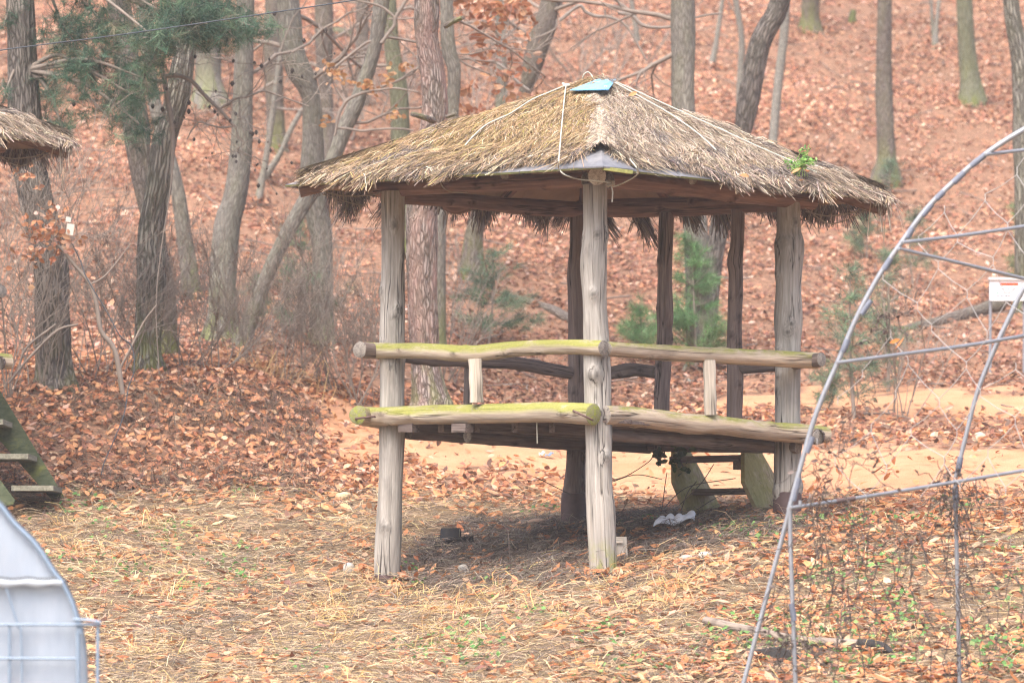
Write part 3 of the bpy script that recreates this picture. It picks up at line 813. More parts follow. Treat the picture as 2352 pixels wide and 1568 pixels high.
def edge_log(p, q, seed):
    m_ = MB(); pts = catmull(np.array([p, (p + q) / 2, q]), 30); tube(m_, pts, 0.052, 16, True, 0.09, seed, 0, 1, knots=5)
    m_.build('edge_beam', [M_dark, M_end], pav)
edge_log(fpt(-.15, LBC * .985, -.105), fpt(LAB + .15, LBC * .985, -.11), 3)
edge_log(fpt(LAB * .33, .12, -.140), fpt(LAB * .33, LBC, -.120), 4)
edge_log(fpt(LAB * .02, .15, -.110), fpt(LAB * .02, LBC, -.110), 5)
edge_log(fpt(LAB * .96, .15, -.110), fpt(LAB * .96, LBC, -.110), 6)
for s in (0.25, 0.9):    # little blocks under the near floor edge
    m_ = MB(); beam(m_, fpt(s, -0.12, -0.075), fpt(s + 0.17, -0.12, -0.075), 0.1, 0.075); m_.build('spacer_block', M_dark, pav, smooth=False)

# staircase behind, leading down away from the camera
nrm_o = np.array((-(D3 - C3)[1], (D3 - C3)[0])); nrm_o = unit(nrm_o); nrm_o = nrm_o if nrm_o[1] > 0 else -nrm_o
m_st = empty('staircase', (float(P(1620, 1170, 46)[0]), 46.4, float(gz(P(1620, 1170, 46)[0], 46.4)))); m_st.parent = pav
m_st.location = tuple(np.array(m_st.location) - pav_c)
def stringer(u0, d0, zt, mat):
    base = P(u0, 1035, d0)[:2]; base = base + nrm_o * 0.05
    th = np.array((*unit(C3 - D3), 0)) * 0.045
    zg = float(gz(base[0], base[1])) - 0.05
    prof = [(0.0, zt), (0.0, zof(1108, d0)), (0.26, zg), (0.80, zg), (0.22, zt)]
    m_ = MB()
    V = []
    for sgn in (0, 1):
        for o_, z_ in prof: V.append(np.array((base[0] + nrm_o[0] * o_, base[1] + nrm_o[1] * o_, z_)) + th * sgn)
    n = len(prof); A = [(p[0] * .5, (p[1] + p[0]) * .5, (p[1] - p[0]) * 0.7) for p in prof] * 2
    f4 = np.array([[j, (j + 1) % n, (j + 1) % n + n, j + n] for j in range(n)])
    m_.add(V, [np.arange(n)[::-1][None], (np.arange(n) + n)[None], f4], A)
    m_.build('stringer', mat, m_st, smooth=False)
    return base
bL = stringer(1533, DE + .02, zof(1034, DE), M_plankmoss); bR = stringer(1693, DF_ + .02, zof(1030, DF_), M_plankmoss)
for o_, vv in ((0.10, 1056), (0.36, 1129)):
    m_ = MB(); zt = zof(vv, 46.2)
    pL = np.array((*(bL + nrm_o * o_), zt)); pR = np.array((*(bR + nrm_o * o_), zt))
    beam(m_, pL + (pR - pL) * 0.0, pR, 0.25, 0.055)
    m_.build('tread', M_dark, m_st, smooth=False)
m_ = MB(); zt = zof(1072, 46.0); pR = np.array((*(bR + nrm_o * 0.10), zt)); beam(m_, pR - unit(np.append(bR - bL, 0)) * 0.09, pR, 0.2, 0.07); m_.build('tread_cleat', M_dark, m_st, smooth=False)

# roof frame
log('ring_beam', [(1347,414,43.35,36),(1200,420,43.9,37),(1050,426,44.45,36),(930,432,44.9,36),(868,436,45.15,34)], [M_red, M_end], 21)
log('ring_beam', [(1398,414,43.4,38),(1550,428,43.9,41),(1700,446,44.5,42),(1800,456,44.95,40),(1868,464,45.2,36)], [M_red, M_end], 22)
log('ring_beam', [(915,452,45.1,34),(1050,460,45.6,34),(1150,470,46.0,36),(1250,478,46.4,38),(1340,482,46.8,36)], [M_red, M_end], 23)
log('ring_beam', [(1330,478,46.85,36),(1420,478,46.5,42),(1600,474,45.85,44),(1700,470,45.5,42),(1800,468,45.15,38)], [M_red, M_end], 24)
EDGE = {'L': P(655,430,44.85), 'F': P(1384,388,42.32), 'R': P(2060,467,45.15), 'K': P(1336,500,47.68)}
APX = P(1370,214,45.0)
for k, (e0, w) in {'L': (P(688,441,44.87), 26), 'F': (P(1371,405,42.86), 40), 'R': (P(2034,484,45.13), 26), 'K': (P(1337,520,47.4), 34)}.items():
    m_ = MB(); top = APX - (0, 0, 0.22)
    m1 = e0 * 0.5 + top * 0.5
    pts = catmull(np.array([e0, e0 * .72 + top * .28, m1, top]), 40)
    tube(m_, pts, w * 45 / F / 2, 20, True, 0.04, 30 + w, 0, 1)
    m_.build('hip_rafter', [M_red, M_endpale], pav)
# extra rafters in each slope
KE = ['L', 'F', 'R', 'K']
for k in range(4):
    a, b = EDGE[KE[k]], EDGE[KE[(k + 1) % 4]]
    for f in (0.33, 0.67):
        e0 = a * (1 - f) + b * f; q = e0 * .12 + (APX) * .88; e1 = e0 + (APX - e0) * 0.10
        m_ = MB(); tube(m_, np.array([e1 - (0, 0, .075), (e1 + q) / 2 - (0, 0, .075), q - (0, 0, .09)]), 0.04, 12, True, 0.05, 40 + k, 0, 1)
        m_.build('rafter', [M_red, M_end], pav)
m_ = MB(); tube(m_, catmull([P(1025,468,46.3), P(1050,478,46.25), P(1078,470,46.2)], 8), [0.06]*8, 12, True, 0.05, 3, 0, 1); m_.build('rafter_end', [M_red, M_end], pav)

def roofpt(k, s, t, h=0.0):
    """slope k, s along eave 0..1, t up the slope 0..1, h off the deck"""
    a, b = EDGE[KE[k]], EDGE[KE[(k + 1) % 4]]
    s = np.asarray(s)[..., None]; t = np.asarray(t)[..., None]; h = np.asarray(h)[..., None]
    n = np.cross(b - a, APX - a); n = n / np.linalg.norm(n); n = n if n[2] > 0 else -n
    e = a * (1 - s) + b * s
    sag = -0.05 * np.sin(np.pi * t) * np.array((0, 0, 1.0))
    return e * (1 - t) + APX * t + sag * 0 + n * h
# deck and ceiling panels, several sheets a side
for k in range(4):
    ns = 4
    for q in range(ns):
        s0, s1 = q / ns, (q + 1) / ns
        for (nm, mt, h0, h1, t0) in (('roofing_sheet', [M_tin, M_edge], 0.0, 0.018, 0.0), ('ceiling_board', [M_ply, M_ply], -0.022, -0.004, 0.03)):
            m_ = MB(); off = (r2.uniform(-.004, .004)) if nm == 'roofing_sheet' else 0
            V = [roofpt(k, s_, t_, h_ + off) for h_ in (h0, h1) for (s_, t_) in ((s0 + .001, t0), (s1 - .001, t0), (s1 - .001, 1 - 1e-3), (s0 + .001, 1 - 1e-3))]
            f = np.array([[3, 2, 1, 0], [4, 5, 6, 7], [0, 1, 5, 4], [1, 2, 6, 5], [2, 3, 7, 6], [3, 0, 4, 7]])
            m_.add(V, [f[[0, 1, 3, 4, 5]]]); m_.add(V, [f[2][None]], mi=1)
            m_.build(nm, mt, pav, smooth=False)
# ridge cap on the near hip corner
m_ = MB()
fc = EDGE['F']; up = unit(APX - fc); lf = unit(EDGE['L'] - fc); rt = unit(EDGE['R'] - fc)
for sd, e in ((0, lf), (1, rt)):
    a0 = fc + up * 0.20; V = [fc + (0, 0, .03) - up * .03, fc + e * 0.40 + (0, 0, .028), fc + e * .22 + up * .30 + (0, 0, .045), fc + up * .62 + (0, 0, .075), fc + up * .55 + (0, 0, .05) + e * .02]
    V2 = [np.array(q) - (0, 0, .012) for q in V[:4]]
    m_.add(V[:4] + V2, np.array([[0, 1, 2, 3], [7, 6, 5, 4], [0, 4, 5, 1], [1, 5, 6, 2], [2, 6, 7, 3]]))
m_.build('ridge_cap', M_tin, pav, smooth=False)
m_ = MB(); beam(m_, fc + (0, 0, .005) + rt * .01, fc + rt * .36 + (0, 0, .0), .03, .03); m_.build('edge_strip', plain_mat('yellow_green_batten', (.45,.45,.14), 0.8, var=.4, scale=20), pav, smooth=False)

# thatch
def eave_t(k, s):
    """where the thatch layer begins up the slope"""
    s = np.asarray(s, float)
    w = (vnoise(s * 14 + k * 9, s * 0 + k, 1.0, 2) - 0.5) * 0.05
    if k == 0: b = np.interp(s, [0, .03, .08, .55, .62, .80, .90, .97, 1.0], [.10, .05, .00, .00, .055, .075, .07, .13, .24])
    elif k == 1: b = np.interp(s, [0, .03, .10, .20, .36, .42, .60, .95, 1.0], [.24, .13, .08, .09, .05, .0, .0, .01, .05])
    else: b = np.interp(s, [0, .05, .95, 1], [.05, 0, 0, .05])
    return np.clip(b + w, -0.01, 0.4)
def thick(k, s, t):
    t0 = eave_t(k, s); q = np.clip((t - t0) / 0.10, 0, 1)
    h = 0.018 + 0.035 * q ** 0.6 + 0.05 * np.clip((t - t0) / 0.4, 0, 1)
    hip = np.minimum(s, 1 - s) * (1 - t)
    h = h + 0.0 * hip
    h = h + (vnoise(s * (1 - t) * 9 + k * 13, t * 7, 1.0, 3) - 0.5) * 0.06 * q + (vnoise(s * (1 - t) * 30 + k * 13, t * 18, 1.0, 4) - 0.5) * 0.03 * q
    return h + 0.03 * np.clip((t - 0.85) / 0.15, 0, 1)
m_thatch, nt, bs = new_mat('thatch')
tc = nt.nodes.new('ShaderNodeTexCoord').outputs['Object']
n1 = nz(nt, tc, 45, 5, 0.75, 0.5); n2 = nz(nt, tc, 2.4, 4)
c = mix(nt, rng_(nt, n1, .35, .65), (.06,.045,.03), (.26,.185,.12))
c = mix(nt, rng_(nt, n2, .5, .7, 0, .6), c, (.16,.13,.10))
sock(nt, bs.inputs['Base Color'], c); bump(nt, bs, n1, 0.8, 0.02)
m_th = MB()
for k in range(4):
    ns, ntt = 90, 40
    s = np.linspace(0, 1, ns)[:, None] * np.ones((1, ntt)); q = np.linspace(0, 1, ntt)[None] * np.ones((ns, 1))
    t0 = eave_t(k, s); t = t0 + (1 - t0) * q
    V = roofpt(k, s, np.minimum(t, .995), thick(k, s, t))
    i = (np.arange(ns - 1)[:, None] * ntt + np.arange(ntt - 1)[None]).ravel()
    m_th.add(V.reshape(-1, 3), np.stack([i, i + 1, i + ntt + 1, i + ntt], -1))
    V2 = np.stack([roofpt(k, s[:, 0], t0[:, 0], 0.018 + 0 * s[:, 0]), V[:, 0]], 1).reshape(-1, 3)
    i = np.arange(ns - 1) * 2
    m_th.add(V2, np.stack([i, i + 1, i + 3, i + 2], -1))
for k in range(4):
    a = EDGE[KE[k]]; tq = np.linspace(.22 if k == 1 else .05, .99, 24)[:, None]
    tube(m_th, a * (1 - tq) + APX * tq + np.array((0, 0, .075 if k == 1 else .05)), .05, 8, True, .25, k)
thatch = m_th.build('thatch', m_thatch, pav)
m_str = col_mat('thatch_straw', 0.75, 0.15, 0.25)
PAL_TOP = [(.40,.29,.18,4),(.50,.39,.27,3),(.30,.205,.12,3),(.19,.14,.095,2.5),(.40,.30,.12,1),(.60,.51,.40,1.5),(.10,.08,.065,1.6)]
PAL_R = [(.46,.37,.28,4),(.56,.47,.38,3),(.33,.25,.18,3),(.21,.16,.12,2.5),(.12,.09,.07,1.6),(.46,.34,.20,1)]
PAL_GOLD = [(.40,.27,.14,4),(.50,.36,.21,3),(.30,.20,.10,3),(.34,.28,.09,1.4),(.16,.11,.07,2.5),(.56,.46,.34,1.2)]
PAL_DARKS = [(.16,.13,.12,3),(.24,.20,.18,2),(.10,.08,.075,3),(.34,.29,.25,1)]
m_s = MB()
def straw_on_roof(k, n, r_, pal_lo, pal_hi, Lm=0.17):
    s = r_.random(n); t0 = eave_t(k, s)
    t = t0 + (1 - t0) * (1 - np.sqrt(r_.random(n))) * 0.99
    a, b = EDGE[KE[k]], EDGE[KE[(k + 1) % 4]]
    e = unit(b - a); nn = unit(np.cross(b - a, APX - a)); nn = nn if nn[2] > 0 else -nn
    dn = unit(np.cross(e, nn)); dn = dn if dn[2] < 0 else -dn
    # straw on the hips fans away from the apex
    base = roofpt(k, s, t, thick(k, s, t))
    fan = unit(base - APX); fan = unit(fan - nn * (fan @ nn)[:, None])
    wind = (vnoise(s * (1 - t) * 7 + k * 31, t * 5, 1, 5) - 0.5) * 3.0
    low = np.clip(1 - (t - t0) / 0.22, 0, 1)
    ang = wind * (0.35 + 0.5 * low) + r_.normal(0, 0.28 + 0.35 * low, n)
    D0 = unit(fan * 0.7 + dn * 0.5)
    Sd = np.cross(D0, nn)
    D = D0 * np.cos(ang)[:, None] + Sd * np.sin(ang)[:, None]
    S = np.cross(D, nn)
    L = Lm * r_.uniform(0.45, 1.5, n) * (0.8 + 0.5 * low)
    lift = np.abs(r_.normal(0, 0.06, n)) + 0.02
    tt = np.linspace(0, 1, 4)[None]
    cv = r_.normal(0, 0.22, n)
    start = base - D * (L * 0.5)[:, None]
    pa = start[:, None] + D[:, None] * (L[:, None] * tt)[:, :, None] + S[:, None] * (cv[:, None] * L[:, None] * tt * tt)[:, :, None] \
       + nn * ((0.004 + lift[:, None] * L[:, None] * 4 * tt * (1 - tt) + r_.uniform(0, 0.018, (n, 1))))[:, :, None]
    w = r_.uniform(0.004, 0.0085, (n, 1)) * (1 - 0.45 * tt)
    cl = np.where((r_.random(n) < low)[:, None], pick(r_, list(pal_lo) + [(.15,.11,.085,5),(.24,.165,.11,4)], n, .14), pick(r_, pal_hi, n, .14))
    patch = vnoise(s * (1 - t) * 11 + k * 17, t * 8, 1, 6)
    dk = (patch > 0.70) & (t < 0.5)
    cl = np.where((dk & (r_.random(n) < .7))[:, None], pick(r_, PAL_DARKS, n, .1), cl)
    batch_ribbons(m_s, pa, unit(S + nn * r_.normal(0, .4, (n, 1))), w, cl)
r3 = np.random.default_rng(21)
straw_on_roof(0, 27000, r3, PAL_TOP, PAL_GOLD)
straw_on_roof(1, 27000, r3, PAL_R, PAL_R)
straw_on_roof(2, 5000, r3, PAL_R, PAL_R, 0.24); straw_on_roof(3, 5000, r3, PAL_TOP, PAL_TOP, 0.24)
for k in range(4):
    a = EDGE[KE[k]]; n = 3400; tq = (1 - np.sqrt(r3.random(n) * (.72 if k == 1 else .9))); ax_ = unit(APX - a); sdv = unit(np.cross(ax_, (0, 0, 1.0))); upv = np.cross(sdv, ax_)
    ph = r3.uniform(-1.5, 1.5, n); b0 = a * (1 - tq[:, None]) + APX * tq[:, None] + np.array((0, 0, .075 if k == 1 else .05)) + (sdv * np.sin(ph)[:, None] + upv * np.cos(ph)[:, None]) * .062
    D = unit(-ax_ + sdv * (np.sin(ph) * .8 + r3.normal(0, .35, n))[:, None] - upv * (abs(np.sin(ph)) * .25)[:, None]); L = r3.uniform(.08, .22, n); tt = np.linspace(-.5, .5, 4)[None]
    pa = b0[:, None] + D[:, None] * (L[:, None] * tt)[:, :, None] + upv * (.012 - .04 * tt * tt)[:, :, None]
    batch_ribbons(m_s, pa, unit(np.cross(D, upv)), r3.uniform(.004, .009, (n, 1)) * np.ones((1, 4)), pick(r3, PAL_TOP if k in (0, 3) else PAL_R, n, .15))
m_s.build('thatch_straw', m_str, pav, smooth=False, kind='stuff')
m_f = MB()
def fringe(k, n, r_, pal, out, droop, Lm, s_lo=0.0, s_hi=1.0, hang=0.0):
    s = r_.uniform(s_lo, s_hi, n)
    clump = vnoise(s * 26 + k * 5, s * 0, 1, 1)
    t0 = eave_t(k, s)
    a, b = EDGE[KE[k]], EDGE[KE[(k + 1) % 4]]
    e = unit(b - a); nn = unit(np.cross(b - a, APX - a)); nn = nn if nn[2] > 0 else -nn
    dn = unit(np.cross(e, nn)); dn = dn if dn[2] < 0 else -dn
    t = t0 + r_.uniform(0.0, 0.07, n)
    base = roofpt(k, s, t, 0.02 + r_.random(n) * 0.07)
    ang = (vnoise(s * 22 + k * 3, s * 0 + 5, 1, 2) - .5) * 2.6 + r_.normal(0, .34, n) + (s - 0.5) * 0.6 * (1 if k != 9 else 0)
    Sd = -e
    D = unit(dn * np.cos(ang)[:, None] - Sd * np.sin(ang)[:, None] + np.array((0, 0, -1.0)) * hang)
    L = Lm * r_.uniform(0.3, 1.4, n) * (0.2 + 1.5 * clump ** 1.3)
    tt = np.linspace(0, 1, 4)[None]
    pa = base[:, None] + D[:, None] * (L[:, None] * tt)[:, :, None] + np.array((0, 0, -1.0)) * (droop * L[:, None] * tt * tt * r_.uniform(.3, 1.3, (n, 1)))[:, :, None]
    w = r_.uniform(0.006, 0.013, (n, 1)) * (1 - 0.4 * tt)
    side = unit(np.cross(D, nn) + nn * r_.normal(0, .5, (n, 1)))
    batch_ribbons(m_f, pa, side, w, pick(r_, pal, n, .16))
fringe(0, 3400, r3, PAL_TOP + [(.15,.11,.08,5),(.26,.18,.12,4)], 0, .12, .17, 0.04, 0.60)
fringe(0, 700, r3, PAL_TOP, 0, .1, .15, 0.60, 0.90)
fringe(0, 110, r3, PAL_TOP, 0, .06, .26, 0.84, 1.0)
fringe(1, 260, r3, PAL_R, 0, .08, .2, 0.0, 0.20)
fringe(1, 420, r3, PAL_DARKS, 0, .1, .12, 0.18, 0.42)
fringe(1, 3900, r3, PAL_R + [(.15,.11,.085,5),(.24,.17,.12,3)], 0, .12, .19, 0.38, 1.0)
fringe(1, 60, r3, PAL_R, 0, .9, .22, 0.94, 1.0, 0.5)
for k, n in ((2, 5200), (3, 5200)):
    fringe(k, n, r3, PAL_DARKS + [(.30,.24,.18,2)], 0, .3, .17, 0.0, 1.0, 0.55)  # rear eaves seen from beneath: their shade is put into darker straw colours
m_f.build('eave_fringe', m_str, pav, smooth=False, kind='stuff')

# ropes over the roof
def on_roof(u, v, h=0.165):
    """point on the thatch under picture place (u, v), near slopes"""
    best = None
    o = np.zeros(3); d = P(u, v, 1.0)
    for k in (0, 1):
        a, b = EDGE[KE[k]], EDGE[KE[(k + 1) % 4]]
        n = unit(np.cross(b - a, APX - a)); n = n if n[2] > 0 else -n
        q = (np.dot(n, a) + h) / np.dot(n, d)
        best = q if best is None else max(best, q)
    return d * best
def rope(pts, name='rope', mat=M_rope, r=0.0062, n=40, parent=pav):
    m_ = MB(); tube(m_, catmull(np.array(pts), n), r, 6, True)
    return m_.build(name, mat, parent)
rope([on_roof(*q) for q in ((1300,196),(1296,230),(1290,290),(1285,350),(1283,372))] + [P(1284,388,42.55), P(1298,402,42.5), P(1330,412,42.7), P(1375,416,42.62), P(1402,420,42.7)])
rope([on_roof(*q) for q in ((1300,196),(1262,212),(1220,230),(1170,262),(1120,285),(1088,312),(1068,334))])
rope([on_roof(1336,188,.14), P(1341,172,44.9), P(1350,166,44.9), P(1358,172,44.9), P(1366,184,44.85), on_roof(1385,186,.15), on_roof(1412,196,.15)], n=30)
rope([on_roof(*q) for q in ((1412,190),(1470,222),(1540,262),(1600,304),(1645,345))], n=30)
rope([on_roof(u, v) for u, v in ((1416,189),(1520,236),(1640,290),(1740,336),(1800,362),(1840,380),(1876,396))], n=40)
rope([on_roof(1447,366,.1), on_roof(1462,385,.1), P(1465,398,42.6), P(1448,412,42.7), P(1412,428,42.8), P(1402,420,42.72)], n=24)
rope([P(1402,420,42.72), P(1407,440,42.74), P(1406,464,42.75)], n=10)
m_ = MB(); kn = np.array([P(1300 + 8 * math.cos(q * 1.9), 194 + 4 * math.sin(q * 2.3), 44.6 + 0.02 * math.sin(q * 3)) for q in range(9)]); kn = np.array([on_roof(1300 + 9 * math.cos(q * 1.9), 195 + 4 * math.sin(q * 2.3), .15 + .01 * (q % 2)) for q in range(9)])
tube(m_, catmull(kn, 40), 0.006, 6); m_.build('rope_knot', M_rope, pav)
m_ = MB(); kn = np.array([P(1402 + 9 * math.cos(q * 1.7), 421 + 7 * math.sin(q * 2.3), 42.7 + 0.02 * math.sin(q * 3)) for q in range(9)]); tube(m_, catmull(kn, 40), 0.010, 6); m_.build('rope_knot', M_oldrope, pav)
rope([P(1010,404,43.6), P(1014,425,43.65), P(1028,438,43.7), P(1050,442,43.8), P(1074,441,43.9)], mat=M_oldrope, n=16)
rope([P(745,440,44.9), P(790,450,45.0), P(850,448,45.0), P(880,440,45)], mat=M_oldrope, r=.006, n=16)
rope([P(742,446,44.9), P(800,465,45.1), P(838,472,45.2)], mat=M_oldrope, r=.005, n=12)
rope([P(1850,486,45.1), P(1900,496,45.1), P(1960,488,45.1), P(1975,478,45.1)], mat=M_oldrope, r=.006, n=16)
rope([P(1848,478,45.1), P(1900,512,45.2), P(1945,505,45.1), P(1990,480,45.1)], mat=M_oldrope, r=.005, n=16)
m_ = MB(); tube(m_, np.array([P(1233,970,43.6), P(1234,1018,43.6)]), .005, 5); m_.build('hanging_straw', M_rope, pav)

# blue tarpaulin patch on the peak, and the weeds growing in the thatch
def sheet(name, outline, hfun, mat, n=16, th=0.006, origin=None):
    q = [np.array(o, float) for o in outline]
    m_ = MB(); G = []
    for i in range(n):
        for j in range(n):
            s, t = i / (n - 1), j / (n - 1)
            uv = (q[0] * (1 - s) + q[1] * s) * (1 - t) + (q[3] * (1 - s) + q[2] * s) * t
            G.append(hfun(uv[0], uv[1], s, t))
    G = np.array(G); i = (np.arange(n - 1)[:, None] * n + np.arange(n - 1)[None]).ravel()
    f = np.stack([i, i + n, i + n + 1, i + 1], -1)
    m_.add(np.vstack([G, G - (0, 0, th)]), [f, f[:, ::-1] + n * n])
    return m_
m_ = sheet('tarp', [(1308,207),(1397,206),(1415,182),(1376,181)], lambda u, v, s, t: on_roof(u, v, .17 + .010 * math.sin(s * 9 + t * 3) - 0.02 * t + 0.02 * s + .004 * math.sin(s * 17 - t * 8)), M_tarp)
tarp = m_.build('tarpaulin_patch', M_tarp, None, origin=on_roof(1370, 195, .15))
tag(tarp, 'small bright blue tarpaulin patch lying on the peak of the thatched roof', 'tarpaulin')
m_ = MB(); gp = on_roof(1391, 199, .19); tube(m_, np.array([gp + 0.011 * np.array((math.cos(q), 0, .5 * math.sin(q))) for q in np.linspace(0, 6.28, 12)]), .0035, 5); m_.build('grommet', plain_mat('grommet_metal', (.7, .7, .7), .4), tarp)

rw = np.random.default_rng(3)
wp = on_roof(1835, 398, .12)
weed = empty('roof_weed', wp, label='small green weed with a tall sprig growing out of the thatch', cat='weed')
m_ = MB(); stems = []; lv = []
for q in range(16):
    tgt = P(1800 + rw.uniform(0, 75), (390 if q < 12 else 350) - rw.uniform(0, 25), wp[1] + rw.uniform(-.1, .1))
    if q >= 12: tgt = P(1845 + rw.uniform(0, 22), 335 + rw.uniform(0, 20), wp[1])
    st = wp + (rw.uniform(-.1, .1), 0, -.03); pa = np.linspace(0, 1, 5)[:, None]; c_ = st * (1 - pa) + tgt * pa + np.array((0, 0, .05)) * np.sin(pa * np.pi)
    stems.append(c_)
    for w_ in np.linspace(.25, 1, 12): lv.append(st * (1 - w_) + tgt * w_ + (0, 0, .05 * math.sin(w_ * 3.14)) + rw.normal(0, .012, 3))
batch_tubes(m_, np.array(stems), .003, 4); m_.build('stem', plain_mat('weed_stem', (.25, .33, .10), .7), weed)
m_ = MB(); lv = np.array(lv); leaf_mesh(m_, lv[:, 0], lv[:, 1], lv[:, 2], rw, .045, .022, [(.22,.42,.10,2),(.32,.50,.16,1),(.14,.30,.08,1)], .01, .9, False, nrm=np.tile([0, -.6, .8], (len(lv), 1)))
m_.build('foliage', m_weed, weed, smooth=False, kind='stuff')
for u_, v_ in ((1828, 391), (1855, 398), (1842, 402), (1590, 222), (1846, 404)):
    pass
m_ = MB(); q = np.array([on_roof(u_, v_, .16) for u_, v_ in ((1828, 393), (1853, 397), (1842, 415), (1710, 405), (1453, 219))]); leaf_mesh(m_, q[:, 0], q[:, 1], q[:, 2], rw, .12, .06, PAL_NEAR[:2], .01, .4, True, nrm=np.tile([0, -.5, .85], (5, 1)))
tag(m_.build('fallen_leaves', m_leaf, None, smooth=False), 'few orange fallen leaves lying on the thatched roof beside the green weed', 'fallen leaves', kind='stuff')
# ------------------------------------------------------------------ second pavilion at the left edge
SC = 0.94
def copy_tree(o, parent=None):
    c = o.copy(); scene.collection.objects.link(c); c.parent = parent
    for ch in list(o.children): copy_tree(ch, c)
    return c
src_R = EDGE['R']; dst_R = P(183, 338, 48.6)
pav2 = copy_tree(pav)
pav2.location = tuple(pav_c + (dst_R - src_R))
pav2['label'] = 'second thatched pavilion cut off by the left edge of the picture'
for ch in list(pav2.children):
    if ch.name.startswith(('staircase', 'lower_log', 'painted')):
        pass
    if ch.name.startswith('staircase'):
        for g in list(ch.children): bpy.data.objects.remove(g)
        bpy.data.objects.remove(ch)
    elif ch.name.startswith('post'):
        for g in list(ch.children): bpy.data.objects.remove(g)
        ch.scale = (1, 1, 1.35); ch.location = (ch.location[0], ch.location[1], ch.location[2] - 0.35 * 2.9)
# its own mossy stairs
st2 = empty('staircase', (float(P(60, 1140, 48.6)[0]), 48.6, float(gz(P(60, 1140, 48.6)[0], 48.6))) - np.array(pav2.location)); st2.parent = pav2
def board(name, rows, d, th, mat, parent):
    m_ = MB(); n = len(rows)
    V = [P(u, v, d) for u, v in rows] + [P(u, v, d) + (0, th, 0) for u, v in rows]
    A = [(q[0] * .3, q[2] * .7, (q[0] - q[2]) * .7) for q in V]
    m_.add(V, [np.arange(n)[::-1][None], (np.arange(n) + n)[None], np.array([[j, (j + 1) % n, (j + 1) % n + n, j + n] for j in range(n)])], A)
    return m_.build(name, mat, parent, smooth=False)
M_green = wood_mat('green_mossy_board', (.05,.065,.035), (.12,.14,.085), moss=0.25, moss_lo=-1.2, moss_hi=.8, crack=.2)
board('stringer', [(-120,700),(-160,760),(-160,830),(130,1160),(146,1148),(147,1140)][::1], 49.1, .045, M_green, st2)
board('stringer', [(-250,760),(-250,850),(-20,1166),(30,1158),(34,1148)], 48.1, .045, M_green, st2)
M_treadw = wood_mat('worn_tread_wood', (.15,.145,.11), (.30,.29,.23), moss=.2, crack=.3)
for (u0, u1, v) in ((15, 128, 1120), (-50, 78, 1048), (-110, 24, 970), (-170, -30, 892), (-230, -80, 815)):
    m_ = MB(); a = P(u0 - 20, v + 8, 48.25); b = P(u1, v, 49.1)
    z = P(u1, v + 4, 48.8)[2]
    c_ = np.array([(P(u0 + 20, v, 48.7)[0] + P(u1, v, 48.7)[0]) / 2 + .02, 48.62, z])
    m_.box(c_, (0.40, .92, .05)); m_.build('tread', M_treadw, st2, smooth=False)

# ------------------------------------------------------------------ trees
B_dark = bark_mat('dark_furrowed_bark', (.06,.052,.047), (.21,.185,.165), 1.35, .14, moss=.3)
B_pale = bark_mat('pale_ridged_oak_bark', (.085,.077,.066), (.31,.29,.25), 1.3, .08, moss=.9, depth=.9, lichen=.1)
B_brown = bark_mat('brown_bark', (.11,.092,.08), (.205,.175,.152), 1.9, .15, moss=.8)
B_grey = bark_mat('grey_bark', (.12,.11,.095), (.235,.218,.19), 1.9, .14, moss=.7, depth=.4)
B_green = bark_mat('greenish_bark', (.11,.112,.072), (.205,.208,.145), 1.9, .12, moss=.65, depth=.5)
B_pink = bark_mat('pinkish_pine_bark', (.10,.075,.065), (.33,.275,.25), 1.5, .16, moss=.5, tint=(.38,.25,.215), depth=.8)
B_smooth = bark_mat('smooth_grey_bark', (.13,.123,.108), (.26,.245,.215), 2.4, .3, moss=.25, depth=.25)
M_twig = plain_mat('bare_twig', (.255,.21,.175), .9, var=.3, scale=6)
M_twiglt = plain_mat('pale_bare_twig', (.30,.26,.225), .9, var=.3, scale=6)

def branch(out, r_, p, d, L, r, lev, wig=.22, up=.0, kids=(3, 5), spread=.75, k=6, shrink=.58):
    pts = [p]; q = p.copy(); dd = d.copy()
    for i in range(k - 1):
        dd = unit(dd + r_.normal(0, wig, 3) * .6 + np.array((0, 0, up)) * .2)
        q = q + dd * L / (k - 1); pts.append(q)
    pts = np.array(pts)
    out.append((pts, np.linspace(r, r * .5, k)))
    if lev <= 0: return
    for _ in range(r_.integers(kids[0], kids[1] + 1)):
        t = r_.uniform(.25, 1.0) * (k - 1); i = min(int(t), k - 2); s = pts[i] * (1 - (t - i)) + pts[i + 1] * (t - i)
        d2 = unit(unit(pts[i + 1] - pts[i]) + unit(r_.normal(0, 1, 3)) * spread)
        branch(out, r_, s, d2, L * shrink * r_.uniform(.7, 1.2), r * (.42 + .2 * r_.random()), lev - 1, wig, up, kids, spread, k, shrink)

def put(out, mb, sides=4, rmin=.0025):
    if not out: return
    ks = {}
    for p, r in out: ks.setdefault(len(p), []).append((p, r))
    for k, l in ks.items():
        big = [x for x in l if x[1][0] > .02]; sm = [x for x in l if x[1][0] <= .02]
        for grp, sd in ((big, 8), (sm, sides)):
            if grp: batch_tubes(mb, np.array([g[0] for g in grp]), np.maximum(np.array([g[1] for g in grp]), rmin), sd)

